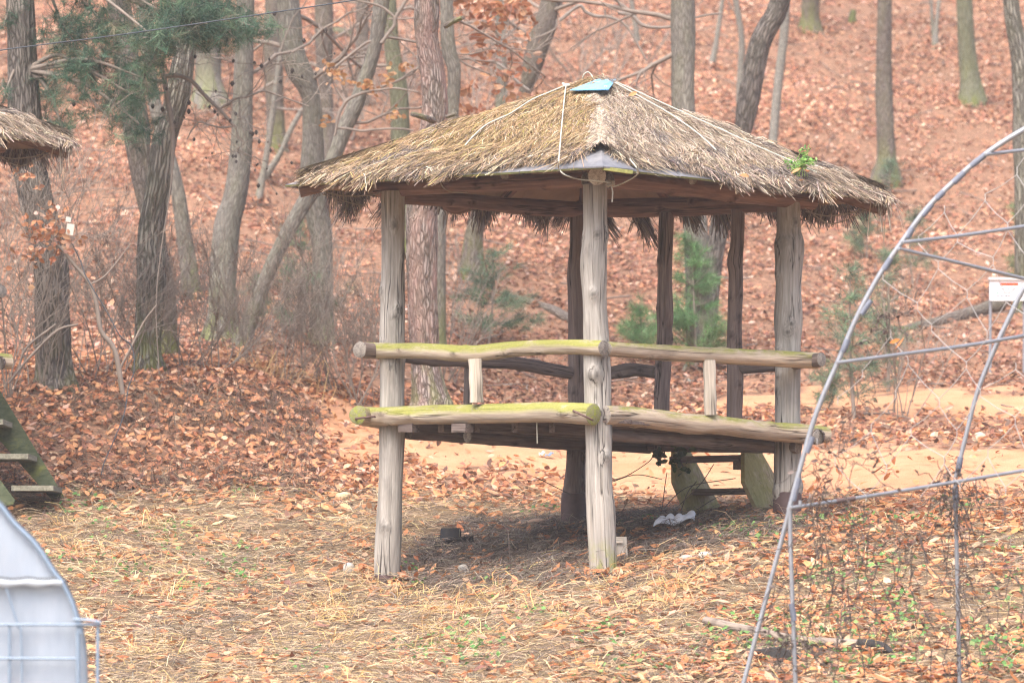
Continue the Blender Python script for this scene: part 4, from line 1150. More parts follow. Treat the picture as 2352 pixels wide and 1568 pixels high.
def tree(name, label, cat, rows, mat, d=None, seed=0, near=False, group='trees on the wooded hillside', height=5.0, flute=.06, low=None, crown=True, sides=None, twigm=None, kinks=()):
    """rows base first: (u, v, width_px)"""
    r_ = np.random.default_rng(500 + seed)
    u0, v0, w0 = rows[0]
    if d is None: d = gdist(u0, v0, 50)
    base = P(u0, v0, d); base[2] = gz(base[0], base[1])
    root = empty(name, base, label=label, cat=cat, group=group)
    rr = [(u0, v0 + 30, w0 * 1.45), (u0, v0 + 2, w0 * 1.28)]
    h = abs(rows[1][1] - v0) if len(rows) > 1 else 100
    if h > 60: rr.append((u0 + (rows[1][0] - u0) * 28 / h, v0 - 28, w0 * 1.03))
    rr += list(rows[1:])
    rr = sorted(rr, key=lambda q: -q[1])
    # carry on above the picture
    (ua, va, wa), (ub, vb, wb) = rr[-2], rr[-1]
    hpx = height * F / d
    if crown:
        lean = np.clip((ub - ua) / max(va - vb, 40), -.25, .25)
        rr += [(ub + lean * hpx * .4, vb - hpx * .4, wb * .72), (ub + lean * hpx * .7, vb - hpx * .8, wb * .45), (ub + lean * hpx * .8, vb - hpx * 1.15, wb * .15)]
    rr = np.array([(a, b, d, c) for a, b, c in rr], float)
    n = 150 if near else 70
    pts, rad = logpts(rr, n)
    # even spacing along the trunk
    L = np.concatenate([[0], np.cumsum(np.linalg.norm(np.diff(pts, axis=0), axis=1))]); q = np.linspace(0, L[-1], n * 2 if near else n)
    pts = np.stack([np.interp(q, L, pts[:, i]) for i in range(3)], 1); rad = np.interp(q, L, rad)
    pts[:, 1] += .05 * np.sin(q * .9 + seed) + .03 * np.sin(q * 2.1 + seed * 2)
    m_ = MB(); tube(m_, pts, rad, sides or (56 if near else 24), True, .05, seed, flute=flute)
    m_.build('trunk', mat, root)
    out = []
    if crown:
        zt = base[2]; hi = np.where(pts[:, 2] > zof(-40, d))[0]
        if len(hi) > 4:
            for i in r_.choice(hi[:-2], 9):
                az = r_.uniform(0, 2 * np.pi); dr = np.array((math.cos(az), math.sin(az), r_.uniform(.25, .9)))
                branch(out, r_, pts[i], unit(dr), r_.uniform(1.2, 2.6), max(rad[i] * .4, .015), 2, up=.5, kids=(3, 4))
    if low:
        for (v_, side, Lp) in low:
            i = np.argmin(np.abs(pts[:, 2] - zof(v_, d)))
            az = side + r_.normal(0, .3); dr = np.array((math.cos(az), math.sin(az) * .7, r_.uniform(-.1, .5)))
            branch(out, r_, pts[i], unit(dr), Lp, max(.014, rad[i] * .22), 2, wig=.35, kids=(3, 5))
    if out:
        m_ = MB(); put(out, m_); m_.build('crown', twigm or M_twig, root)
    return root, pts, rad, d

PI = math.pi
T = {}
T['pineL'] = tree('pine_tree', 'thick dark pine trunk beside the left pavilion roof, foremost tree on the bank', 'pine tree',
  [(126,892,92),(124,840,86),(119,720,82),(113,600,80),(98,520,76),(80,448,74),(62,360,72),(56,257,71),(53,120,64),(48,0,62)], B_dark, 52.4, 1, True, flute=.10)
T['oakP'] = tree('oak_tree', 'leaning oak trunk with pale deeply ridged bark on the left bank', 'oak tree',
  [(341,842,64),(339,780,64),(345,690,66),(348,628,66),(348,560,62),(352,500,60),(366,429,60),(379,323,55),(408,230,56),(418,171,54),(434,86,45),(450,0,40)], B_pale, 53.4, 2, True, flute=.08)
T['brn'] = tree('oak_tree', 'brown trunk passing behind the pale ridged oak with moss at its foot', 'oak tree',
  [(392,838,48),(388,780,44),(384,680,40),(366,580,40),(345,500,40),(322,400,44),(312,300,62),(290,128,52),(272,0,50)], B_brown, 55.0, 3, flute=.14)
T['thin1'] = tree('oak_tree', 'slim grey trunk between the pale ridged oak and the mossy grey oak', 'oak tree',
  [(441,684,46),(432,600,40),(424,550,38),(409,442,33),(380,330,32),(353,229,31),(337,114,27),(330,0,26)], B_grey, None, 4)
T['grey1'] = tree('oak_tree', 'grey green oak trunk with a broad mossy foot left of the pavilion', 'oak tree',
  [(505,785,78),(512,720,68),(514,628,62),(523,513,58),(541,448,54),(555,330,50),(556,257,49),(561,100,43),(564,0,40)], B_grey, None, 5, low=[(60, 2.6, 1.2), (180, .3, 1.3)])
T['far1'] = tree('oak_tree', 'far brown trunk with a green mossy foot showing beneath the pine boughs', 'oak tree',
  [(482,242,76),(478,180,58),(477,114,60),(476,0,56)], B_grey, None, 6)
T['far2'] = tree('oak_tree', 'far grey brown trunk in the gap right of the mossy grey oak', 'oak tree',
  [(636,350,48),(633,280,42),(628,140,42),(628,0,38)], B_brown, None, 7, low=[(120, .2, 1.4), (60, 2.9, 1.2)])
T['fork'] = tree('oak_tree', 'curving grey oak trunk rising just behind the left corner of the thatched roof', 'oak tree',
  [(738,800,62),(740,700,52),(740,560,50),(724,470,58),(718,400,60),(719,286,46),(713,214,42),(691,171,58),(672,114,54),(660,0,52)], B_grey, None, 8, low=[(200, .1, 1.3), (120, 2.8, 1.5), (40, .4, 1.5)])
T['far3'] = tree('oak_tree', 'straight grey brown trunk close behind the curving oak', 'oak tree',
  [(757,420,46),(756,320,34),(750,229,32),(746,143,38),(744,0,42)], B_brown, None, 9, low=[(100, 0, 1.2)])
T['lean'] = tree('oak_tree', 'slanting dark trunk that crosses behind the left end of the thatched roof', 'oak tree',
  [(546,806,46),(592,690,34),(630,597,33),(680,500,36),(722,430,40),(763,371,34),(789,300,36),(816,243,36),(846,157,32),(862,100,30),(877,0,36)], B_grey, None, 10, low=[(230, 0, 1.2), (90, .5, 1.4), (290, .2, 1.1)])
T['far4'] = tree('oak_tree', 'far trunk between the slanting trunk and the lichen spotted one', 'oak tree',
  [(834,330,40),(834,250,32),(832,100,31),(832,0,30)], B_brown, 74, 11, low=[(80, .2, 1.6), (10, 2.9, 1.6)])
T['lich'] = tree('oak_tree', 'pale green grey trunk left of the big pinkish pine', 'oak tree',
  [(925,560,52),(922,400,48),(920,314,44),(915,200,42),(899,100,34),(892,0,34)], B_green, 62, 12, low=[(150, 2.8, 1.2), (20, .3, 1.4)])
T['pink'] = tree('pine_tree', 'large pinkish pine trunk behind the left post of the pavilion', 'pine tree',
  [(990,930,80),(978,835,66),(973,745,66),(969,649,66),(970,482,70),(990,323,58),(999,243,58),(994,171,56),(981,86,52),(981,0,58)], B_pink, 52.6, 13, True, flute=.08)
T['twin'] = tree('oak_tree', 'dark lichened trunk pressed close behind the pinkish pine', 'oak tree',
  [(1000,800,46),(1004,600,40),(1012,440,36),(1035,300,34),(1040,243,28),(1043,157,32),(1030,114,34),(1025,0,29)], B_grey, 56.5, 14, low=[(40, .2, 1.6), (10, .6, 1.8)])
T['midL'] = tree('oak_tree', 'dark leaning trunk above the left slope of the thatched roof', 'oak tree',
  [(1082,640,56),(1088,560,46),(1095,516,42),(1140,380,40),(1202,223,26),(1222,157,46),(1237,100,51),(1255,43,54),(1264,0,42)], B_brown, None, 15, low=[(60, .3, 1.6), (100, 2.9, 1.3), (20, .1, 2.0), (30, 2.5, 1.8)])
T['strt'] = tree('oak_tree', 'straight grey trunk above the right slope of the thatched roof', 'oak tree',
  [(1608,838,60),(1603,700,58),(1597,516,56),(1583,380,54),(1570,250,53),(1569,100,56),(1568,0,55)], B_grey, None, 16, low=[(40, 3.0, 1.6), (100, 2.6, 1.0)])
T['curv'] = tree('oak_tree', 'dark trunk curving up to the right above the thatched roof', 'oak tree',
  [(1622,832,44),(1628,720,40),(1640,600,40),(1655,509,46),(1678,400,46),(1704,309,39),(1715,249,50),(1742,110,50),(1765,60,46),(1792,0,44)], B_dark, 60.5, 17)
T['slim'] = tree('young_tree', 'slim pale grey trunk just right of the dark curving one', 'tree',
  [(1770,420,26),(1774,341,21),(1786,211,21),(1800,90,20),(1805,0,20)], B_smooth, None, 18)
T['slim2'] = tree('young_tree', 'very slim crooked trunk left of the dark curving one', 'tree',
  [(1698,300,17),(1700,180,15),(1704,90,14),(1690,0,13)], B_smooth, None, 19, low=[(40, 2.8, 1.0)])
T['top'] = tree('oak_tree', 'trunk high on the slope whose foot shows at the upper right centre', 'oak tree',
  [(1861,74,50),(1861,40,42),(1862,0,40)], B_brown, None, 20, height=3)
T['rgt'] = tree('oak_tree', 'tall straight brown trunk with a flared mossy foot on the right of the hillside', 'oak tree',
  [(2034,424,66),(2036,362,46),(2031,211,38),(2031,100,35),(2031,0,33)], B_brown, None, 21)
T['grn'] = tree('oak_tree', 'thick green mossy trunk high on the right of the hillside', 'oak tree',
  [(2234,238,58),(2230,190,50),(2222,120,42),(2213,0,37)], B_green, None, 22)
T['edge'] = tree('oak_tree', 'grey ridged trunk at the right edge behind the white notice board', 'oak tree',
  [(2362,715,70),(2358,600,60),(2356,400,56),(2352,181,52),(2330,60,38),(2322,0,36)], B_pale, None, 23)
T['vee'] = tree('young_tree', 'two thin saplings forming a narrow V high on the right', 'tree',
  [(2147,110,14),(2150,60,10),(2157,0,9)], B_smooth, None, 24, crown=False)
m_ = MB(); pts, rad = logpts([(2147,112,T['vee'][3],12),(2142,60,T['vee'][3],8),(2138,0,T['vee'][3],8),(2130,-60,T['vee'][3],6)], 12); tube(m_, pts, rad, 8); m_.build('second_stem', B_smooth, T['vee'][0])
T['thin5'] = tree('young_tree', 'thin dark sapling on the far slope above the roof peak', 'tree',
  [(1632,160,14),(1645,100,12),(1654,40,10),(1660,0,10)], B_smooth, None, 25)
T['thin6'] = tree('young_tree', 'thin grey sapling far behind between the roof peak and the straight trunk', 'tree',
  [(1465,110,15),(1460,60,13),(1450,0,12)], B_smooth, None, 26, low=[(60, .3, 1.3)])
T['behind'] = tree('oak_tree', 'slim trunk far up the slope in the gap left of the dark leaning trunk', 'oak tree',
  [(1150,300,30),(1152,200,26),(1150,60,24),(1148,0,24)], B_grey, None, 27, low=[(60, .3, 1.8), (90, 2.9, 1.6), (40, 2.7, 1.6)])
T['fork2'] = tree('young_tree', 'pale bare sapling leaning right in front of the far grey brown trunk', 'tree',
  [(592,470,16),(610,370,14),(628,250,13),(640,160,12),(655,60,10)], B_smooth, None, 28, low=[(250, .4, 1.0), (180, 2.8, .9)], twigm=M_twiglt)
T['fork3'] = tree('young_tree', 'slanting pale sapling left of the curving oak', 'tree',
  [(600,420,18),(640,360,13),(668,300,12),(696,250,11)], B_smooth, None, 29, crown=False)
# broken stubs on the pinkish pine
for rows in ([(995,277,52.4,16),(975,270,52.2,14),(945,262,52.1,11)], [(1022,60,52.5,14),(1045,48,52.4,12),(1063,41,52.3,10)], [(1025,268,52.5,10),(1048,262,52.4,8)]):
    m_ = MB(); pts, rad = logpts(rows, 12); tube(m_, pts, rad, 10, True, .1, 3); m_.build('branch_stub', B_brown, T['pink'][0])
# mossy stump
sp = on_ground(1958, 52, 60)
m_ = MB(); h = 28 * sp[1] / F; tube(m_, np.array([sp - (0, 0, .1), sp + (0, 0, h * .4), sp + (0.02, 0, h)]), [.085, .065, .05], 14, True, .2, 4)
tag(m_.build('tree_stump', B_green, None, origin=sp), 'small mossy stump on the leafy slope at the upper right', 'stump')

# alder twigs with small dark cones left of centre, and the sapling they hang from
r_ = np.random.default_rng(41)
d0 = 51.8
al_base = on_ground(362, 860, 49)
alder = empty('alder_sapling', al_base, label='bare alder sapling with crooked grey branches and dark cones before the pale oak', cat='sapling')
lines = [([(366,860,2.5),(358,700,2.5),(372,560,3),(392,430,4),(397,330,13),(395,285,14),(386,235,14),(378,184,13),(372,150,12),(384,115,9),(400,100,8),(418,78,7)]),
 ([(378,184,10),(362,188,9),(340,180,8),(318,170,6)]), ([(380,176,12),(405,174,12),(428,180,12),(446,192,11),(468,217,11),(503,251,9),(525,275,8),(538,290,7)]),
 ([(506,249,7),(525,238,6),(543,226,6),(570,222,5),(605,209,6),(640,220,5),(672,231,4),(710,245,3)]),
 ([(538,290,6),(510,293,5),(480,287,5),(458,281,5),(440,300,4),(430,320,3)]), ([(540,292,4),(548,315,3),(560,330,3),(544,345,3),(575,358,2.5)]),
 ([(372,152,12),(358,145,10),(343,141,9),(310,137,9),(280,127,8),(258,118,7),(230,108,5)]), ([(343,138,6),(345,115,6),(342,95,5)]),
 ([(395,120,5),(375,125,4),(340,117,4),(318,112,3),(260,108,3)]), ([(605,209,4),(612,180,3),(606,160,3),(625,148,3),(680,140,2.5)])]
m_ = MB(); tips = []
for rows in lines:
    pts, rad = logpts([(u, v, d0, w) for u, v, w in rows], 26); tube(m_, pts, rad * .85, 8, True, .08, 3); tips.append(pts)
m_.build('branch', M_twig, alder)
out = []; cones = []
for pts in tips[2:]:
    for _ in range(9):
        i = r_.integers(3, len(pts)); dr = unit(np.array((r_.normal(0, 1), r_.normal(0, .4), r_.normal(-.1, .8))))
        branch(out, r_, pts[i], dr, r_.uniform(.25, .8), .005, 1, wig=.4, kids=(2, 3), spread=.9)
m_ = MB(); put(out, m_, 3, .0022); m_.build('twig', M_twig, alder)
mc = MB(); cidx = r_.choice(len(out), 95)
for q in list(cidx):
    p = out[q][0][-1]; L = r_.uniform(.012, .026)
    tube(mc, np.array([p + (0, 0, L), p, p - (0, 0, L)]), [L * .35, L * .9, L * .35], 6, True)
mc.build('cones', plain_mat('dark_cone', (.05, .04, .035), .8), alder, kind='stuff')

# pine boughs at the upper left
m_needle = col_mat('pine_needles', 0.6, 0.25, 0.3)
PAL_PINE = [(.07,.13,.085,4),(.11,.19,.12,3),(.045,.085,.06,3),(.17,.25,.15,1.5),(.20,.18,.12,.6)]
def tufts(mb, C, r_, L, n=36, pal=PAL_PINE, dirs=None, width=.0045):
    m = len(C)
    if dirs is None: dirs = unit(r_.normal(0, 1, (m, 3)) + np.array((0, 0, .1)))
    D = unit(np.repeat(dirs, n, 0) * .75 + unit(r_.normal(0, 1, (m * n, 3))) * .9)
    P0 = np.repeat(C, n, 0) - np.repeat(dirs, n, 0) * (r_.random((m * n, 1)) * L * .9)
    LL = L * r_.uniform(.6, 1.15, (m * n, 1))
    S = unit(np.cross(D, r_.normal(0, 1, (m * n, 3))))
    tip = P0 + D * LL + np.array((0, 0, -1.0)) * LL * .12
    V = np.stack([P0 - S * width / 2, P0 + S * width / 2, tip], 1).reshape(-1, 3)
    col = np.repeat(pick(r_, pal, m, .12), n, 0) * r_.uniform(.8, 1.2, (m * n, 1))
    mb.add(V, np.arange(m * n * 3).reshape(-1, 3), None, np.repeat(col, 3, 0))
r_ = np.random.default_rng(77)
pineL = T['pineL'][0]
mbr = MB(); mnd = MB()
blobs = [(200,150,100,110,105,52.0),(300,205,60,70,34,51.6),(150,70,60,70,48,52.4),(420,45,110,55,120,51.2),(500,40,70,60,70,51.3),(360,80,80,35,60,51.0),(250,260,75,65,24,51.8),(340,290,50,35,14,51.5),(600,60,30,22,12,51.4),(560,75,40,20,16,51.4),(250,60,60,55,36,51.9),(120,230,40,70,20,52.6),(330,170,40,60,30,51.4),(10,210,14,30,6,52.2),(10,50,14,30,5,52.2),(150,300,45,40,14,52.2),(480,95,60,18,26,51.3),(400,-60,220,50,130,51.6),(150,-50,140,50,60,52)]
hub = [P(60, 60, 52.3), P(70, -60, 52.3), P(62, 160, 52.3)]
for (u, v, ru, rv, n, d) in blobs:
    n = int(n * 1.15); a = r_.normal(0, .5, n); b = r_.normal(0, .5, n)
    C = np.array([P(u + ru * i, v + rv * j, d + r_.uniform(-.5, .5)) for i, j in zip(a, b)])
    tufts(mnd, C, r_, .18, 46, width=.0045)
    ctr = P(u, v + 10, d); h = hub[1] if v < 110 else hub[2]
    mid = (h + ctr) / 2 + (0, 0, .15)
    tube(mbr, catmull(np.array([h, mid, ctr]), 12), np.linspace(.028, .010, 12), 6)
    out = []
    for q in range(0, n, 2):
        st = ctr + (C[q] - ctr) * .15; pa = np.linspace(0, 1, 5)[:, None]; out.append((st * (1 - pa) + C[q] * pa + r_.normal(0, .012, (5, 3)) * np.sin(pa * 3.14), np.linspace(.006, .003, 5)))
    put(out, mbr, 3)
mbr.build('branch', M_twig, pineL); mnd.build('needles', m_needle, pineL, smooth=False, kind='stuff')

# young pines
def young_pine(label, u, v, vt, spread, seed, pal=PAL_PINE, dens=1.0, cat='pine tree'):
    r_ = np.random.default_rng(900 + seed)
    b = on_ground(u, v, 49); d = b[1]; H = (v - vt) * d / F
    root = empty('young_pine', b, label=label, cat=cat, group='young pines below the hillside')
    m_ = MB(); top = b + (r_.normal(0, .05), 0, H)
    tube(m_, catmull(np.array([b - (0, 0, .1), (b + top) / 2 + (r_.normal(0, .04), 0, 0), top]), 12), np.linspace(max(.012, H * .016), .006, 12), 7, True, .05, seed); m_.build('trunk', M_twig, root)
    mb_ = MB(); mn = MB(); out = []; C = []; Dd = []
    nw = max(3, int(H / .24))
    for k in range(1, nw + 1):
        h = H * (k / nw) ** 1.0; R = spread * 1.35 * d / F * (1.05 - .75 * k / nw)
        for q in range(r_.integers(4, 7)):
            az = r_.uniform(0, 6.28); dr = unit(np.array((math.cos(az), math.sin(az), r_.uniform(.15, .7))))
            L = R * r_.uniform(.5, 1.15); st = b + (top - b) * (h / H)
            pa = np.linspace(0, 1, 5)[:, None]; pts = st + dr * L * pa + np.array((0, 0, .12 * L)) * pa ** 2
            out.append((pts, np.linspace(.008, .004, 5)))
            for t in np.linspace(.4, 1, max(3, int(5 * dens * L / .35))):
                C.append(st + dr * L * t + r_.normal(0, .05, 3)); Dd.append(dr)
    C.append(top); Dd.append(np.array((0, 0, 1.0)))
    put(out, mb_, 3); mb_.build('branch', M_twig, root)
    tufts(mn, np.array(C), r_, .15, int(44 * dens), pal, np.array(Dd)); mn.build('needles', m_needle, root, smooth=False, kind='stuff')
PAL_YP = [(.15,.23,.14,3),(.20,.29,.18,2),(.11,.17,.12,2)]
PAL_BR = [(.17,.31,.13,3),(.22,.38,.17,2),(.13,.24,.11,2)]
young_pine('young pine with bare lower stem standing right of the pavilion behind the pipe frame', 1964, 968, 625, 95, 1, PAL_YP, .8)
young_pine('second young pine further right behind the wire net of the pipe frame', 2040, 900, 590, 80, 2, PAL_YP, .8)
young_pine('bushy young pine seen between the near centre post and the rear entrance post', 1470, 830, 720, 75, 3, PAL_BR, 1.3)
young_pine('tallest bright green young pine, seen between the two rear entrance posts', 1600, 850, 560, 100, 4, PAL_BR, 1.3)
young_pine('hazy young pine left of the pavilion behind the thicket', 700, 790, 520, 110, 5, PAL_YP, 1.0)
young_pine('young pine behind the upper rail right of the left post', 1120, 800, 600, 110, 6, PAL_YP, 1.1)
young_pine('low young pine left of the slanting trunk', 600, 760, 640, 60, 7, PAL_YP, .9)
young_pine('young pine at the foot of the tall straight brown trunk on the right', 2040, 445, 375, 46, 8, PAL_YP, .45)
young_pine('small young pine with sparse needles behind the right eave of the thatched roof', 1990, 600, 500, 60, 9, PAL_YP, 1.0)
young_pine('young pine whose tip reaches past the right end of the eave', 2100, 660, 500, 60, 10, PAL_YP, .7)
young_pine('small young pine at the right edge under the notice board', 2345, 700, 480, 30, 11, PAL_BR, 1.0)
young_pine('very low young pine on the sandy slope behind the mesh', 1890, 940, 860, 40, 12, PAL_YP, .8)

# bare bushes, thicket at the left and twiggy undergrowth
def shrub(label, u, v, vt, spread, seed, stems=6, lev=2, r0=.010, mat=None, dlo=49, lean=0.0, d=None):
    r_ = np.random.default_rng(1300 + seed)
    b = on_ground(u, v, dlo) if d is None else P(u, v, d)
    if d is not None: b[2] = gz(b[0], b[1])
    H = (v - vt) * b[1] / F; out = []
    for q in range(stems):
        dr = unit(np.array((lean + r_.normal(0, spread), r_.normal(0, spread * .7), 1.0)))
        branch(out, r_, b + (r_.normal(0, .08), r_.normal(0, .08), -.05), dr, H * r_.uniform(.6, 1.05), r0 * r_.uniform(.6, 1.2), lev, wig=.2, up=.3, kids=(3, 6), spread=.6, shrink=.52, k=7)
    m_ = MB(); put(out, m_, 3, .0024)
    o = m_.build('bare_shrub', mat or M_twig, None, origin=b)
    return tag(o, label, 'shrub', 'bare shrubs on the bank'), out, b
SH = [('tall bare shrub at the left edge beside the stair of the second pavilion', 20, 930, 380, .28, 7, 2, 51),
 ('bare shrub in front of the thick dark pine trunk', 110, 900, 420, .30, 6, 2, 51),
 ('bare shrub just right of the thick dark pine trunk', 190, 880, 440, .30, 6, 2, 51),
 ('bare shrub halfway between the dark pine and the pale ridged oak', 250, 870, 520, .35, 6, 2, 51),
 ('bare shrub against the left side of the pale ridged oak', 300, 860, 560, .4, 5, 2, 51),
 ('low bare shrub in front of the pale ridged oak', 350, 865, 640, .5, 6, 2, 51),
 ('dense bare shrub between the pale ridged oak and the mossy grey oak', 430, 860, 600, .5, 7, 2, 51),
 ('bare shrub at the foot of the mossy grey oak', 500, 860, 600, .55, 7, 2, 51),
 ('bare shrub in front of the slanting trunk', 570, 850, 600, .5, 8, 2, 51.5),
 ('wide bare shrub on the bank top with pale dead grass at its foot', 640, 880, 620, .5, 8, 2, 52),
 ('thin red brown shrub with long upright stems left of the pavilion', 700, 880, 480, .3, 6, 2, 52),
 ('tangled bare shrub left of the near left post', 770, 900, 600, .45, 9, 2, 52),
 ('dense dark bare shrub touching the near left post', 830, 935, 640, .35, 10, 2, 52.5),
 ('bare shrub seen between the left post and the centre post', 1030, 890, 640, .4, 6, 2, 53),
 ('grey bare shrub behind the slope of dry leaves below the roof peak', 1010, 760, 560, .5, 5, 2, 55),
 ('bare bush high on the slope left of the roof peak', 1090, 330, 60, .5, 7, 2, 60),
 ('bare bush high on the slope right of the roof peak', 1400, 260, 20, .6, 7, 2, 60),
 ('grey bare bush behind the curving oak', 800, 330, 90, .5, 7, 2, 60),
 ('grey bare bush far up between the pinkish pine and the pale green trunk', 930, 260, 20, .5, 6, 2, 62),
 ('bare twiggy bush right of the two thin saplings', 1330, 200, 0, .6, 6, 2, 66),
 ('sparse bare bush beyond the young pines on the right', 2060, 960, 700, .4, 6, 2, 52)]
for i, (lb, u, v, vt, spd, stn, lv, dlo) in enumerate(SH):
    o, out, b = shrub(lb, u, v, vt, spd, i, stn + (2 if v > 500 else 0), 3 if (u < 900 and v > 500 and i % 3 == 0) else lv, .009 if v > 500 else .013, M_twiglt if (i in (14, 15, 16, 17, 18, 19)) else None, dlo)
# curved stem rising right of the dark pine, with leaves kept on the twigs before it
o, pts = None, logpts([(282,905,51.2,11),(275,860,51.2,12),(262,800,51.2,12),(232,760,51.2,11),(222,700,51.2,10),(205,650,51.2,9),(172,610,51.2,8),(140,570,51.2,7),(110,545,51.2,6)], 30)
sap = empty('oak_sapling', on_ground(282, 905, 49), label='young oak with curved stem and a clump of orange leaves before the dark pine', cat='sapling')
m_ = MB(); tube(m_, pts[0], pts[1], 8, True, .06, 2)
for rows in ([(128,745,51.3,6),(60,800,51.3,6),(40,860,51.3,5)], [(268,860,51.2,6),(300,800,51.2,6),(330,740,51.2,4),(360,700,51.2,3)], [(205,655,51.2,5),(245,630,51.2,4),(300,560,51.2,3)], [(180,745,51.2,5),(130,760,51.2,6),(60,830,51.2,6),(20,880,51.2,5)]):
    a, b = logpts(rows, 14); tube(m_, a, b, 6)
m_.build('stem', M_twig, sap)
rl = np.random.default_rng(66)
def leafclump(parent, spots, L, W, pal, n_per, d, name='leaves'):
    m_ = MB()
    for (u, v, ru, rv, n) in spots:
        C = np.array([P(u + rl.normal(0, ru * .5), v + rl.normal(0, rv * .5), d + rl.normal(0, .15)) for _ in range(n)])
        nn = unit(rl.normal(0, 1, (n, 3)) + np.array((0, -1.0, .3)))
        leaf_mesh(m_, C[:, 0], C[:, 1], C[:, 2], rl, L, W, pal, .0, .5, True, nrm=nn)
    m_.build(name, m_leaf, parent, smooth=False, kind='stuff')
    return m_
PAL_CL = [(.50,.24,.13,3),(.58,.33,.21,2),(.40,.18,.10,2),(.62,.42,.32,1)]
leafclump(sap, [(80,545,38,45,50),(120,520,50,35,50),(150,560,40,35,36),(75,590,35,20,16),(110,480,30,20,12),(205,640,10,30,5),(250,700,14,20,4),(55,400,20,30,14),(85,430,12,12,5),(120,600,8,20,3),(70,650,6,16,3)], .085, .05, PAL_CL, 1, 51.2)
leafclump(T['twin'][0], [(1080,18,80,30,70),(1150,30,70,40,90),(1190,20,30,22,40),(1120,110,60,50,50),(1070,200,30,30,14),(1090,265,40,22,24),(1160,170,60,50,50),(1180,240,40,25,30),(1060,255,20,12,10)], .12, .07, PAL_CL, 1, 57.5)
leafclump(T['lean'][0], [(760,165,18,22,16),(780,180,22,22,16),(835,195,20,16,16),(855,200,16,20,12),(905,265,24,14,20),(920,155,30,14,16),(890,180,22,26,10),(755,275,18,20,8),(745,285,12,12,4)], .085, .05, [(.46,.26,.12,3),(.40,.20,.09,2),(.56,.36,.22,2)], 1, 56)
leafclump(T['midL'][0], [(1205,90,50,60,26),(1240,250,30,20,18),(1300,230,60,30,14),(1560,45,12,14,6)], .11, .06, PAL_CL, 1, 60)
# dark crooked twigs of the slanting tree
for rows in ([(768,312,6),(772,300,7),(776,270,8),(790,240,8),(796,232,8),(812,222,7),(840,212,7),(880,206,6),(910,203,5),(960,212,4)], [(776,294,7),(800,296,6),(830,301,6),(870,297,5),(920,296,5),(950,300,3)], [(792,235,6),(783,222,5),(772,205,4),(764,190,3)], [(876,100,10),(890,80,9),(905,60,9),(908,42,9),(925,15,9),(940,-10,8)], [(908,42,6),(880,18,6),(850,8,5),(810,0,4),(780,-4,4)], [(770,155,7),(800,130,7),(840,100,7),(852,96,7)], [(890,44,4),(930,44,4),(960,40,3)]):
    mtw = MB(); a, b = logpts([(u, v, 55.9, w) for u, v, w in rows], 20); tube(mtw, a, b, 7, True, .08, 2); mtw.build('branch', M_twig, T['lean'][0])
for rows in ([(1420,30,60,9),(1450,35,60,9),(1480,60,60,8),(1540,62,60,6),(1600,40,60,5),(1660,30,60,4)], [(1285,48,60,9),(1330,14,60,8),(1345,28,60,8),(1370,38,60,8),(1400,40,60,7),(1440,62,60,5),(1485,140,60,4)], [(1120,140,60,6),(1150,150,60,8),(1190,190,60,8),(1215,208,60,6)], [(1280,45,60,5),(1270,70,60,4),(1200,95,60,3),(1110,100,60,3)]):
    mtw = MB(); a, b = logpts(rows, 20); tube(mtw, a, b, 7, True, .08, 2); mtw.build('branch', M_twiglt, T['midL'][0])

# fallen limbs on the hillside
def limb(label, rows, mat, seed):
    m_ = MB(); rr = []
    for u, v, w in rows:
        d = gdist(u, v + w * .3, 50); rr.append((u, v, d, w))
    pts, rad = logpts(rr, 24); tube(m_, pts, rad, 10, True, .12, seed)
    tag(m_.build('fallen_branch', mat, None), label, 'fallen branch', 'fallen branches on the slope')
limb('fallen branch lying on the leaves left of the rear posts', [(1110,660,9),(1160,678,12),(1220,694,16),(1270,712,22),(1315,735,24),(1380,745,18)], B_brown, 1)
limb('dark fallen trunk lying behind the wire net beside the notice board', [(2060,760,20),(2140,742,24),(2220,722,30),(2300,700,36),(2352,690,40)], B_brown, 2)
limb('short dark log lying high on the slope left of the lichened trunk', [(765,72,22),(795,78,22),(812,80,16)], B_dark, 3)
limb('pale crooked stick on the leaves between the rear posts', [(1575,840,10),(1570,855,8),(1580,872,9),(1590,882,8)], B_smooth, 4)

# white card and cord hanging in the twigs of the young oak
m_ = MB(); c_ = P(161, 527, 51.1); R_ = np.array([[math.cos(.15), 0, math.sin(.15)], [0, 1, 0], [-math.sin(.15), 0, math.cos(.15)]])
m_.box(c_, (17 * 51.1 / F, .012, 26 * 51.1 / F), R_); m_.box(P(157, 504, 51.1), (12 * 51.1 / F, .010, 12 * 51.1 / F), R_)
tag(m_.build('white_card', plain_mat('white_card', (.62,.60,.52), .6, var=.2), None, smooth=False), 'cream white card caught among the orange leaves at the left', 'card')
m_ = MB(); a, b = logpts([(166,560,51.1,3),(185,600,51.1,3),(200,640,51,3),(245,715,50.9,3.2),(275,770,50.8,3.2),(303,797,50.8,3.2),(308,850,50.7,3),(295,890,50.6,3),(285,950,50.3,3.2),(262,1010,50,3),(240,1060,49.8,3),(232,1090,49.7,3)], 50); tube(m_, a, b, 6)
tag(m_.build('cord', plain_mat('dark_cord', (.05,.052,.058), .6), None), 'thin dark cord trailing from the white card down the left bank', 'cord')
# overhead cable
m_ = MB(); a, b = logpts([(-700,215,40,3.2),(0,116,40.4,3.2),(300,77,40.6,3.2),(820,0,40.9,3.2),(1500,-108,41.2,3.2),(2900,-330,41.6,3.2)], 80); tube(m_, a, b * .9, 6)
tag(m_.build('overhead_cable', plain_mat('grey_blue_cable', (.05,.06,.075), .5), None), 'thin grey overhead cable crossing the upper left in front of the pine boughs', 'cable')

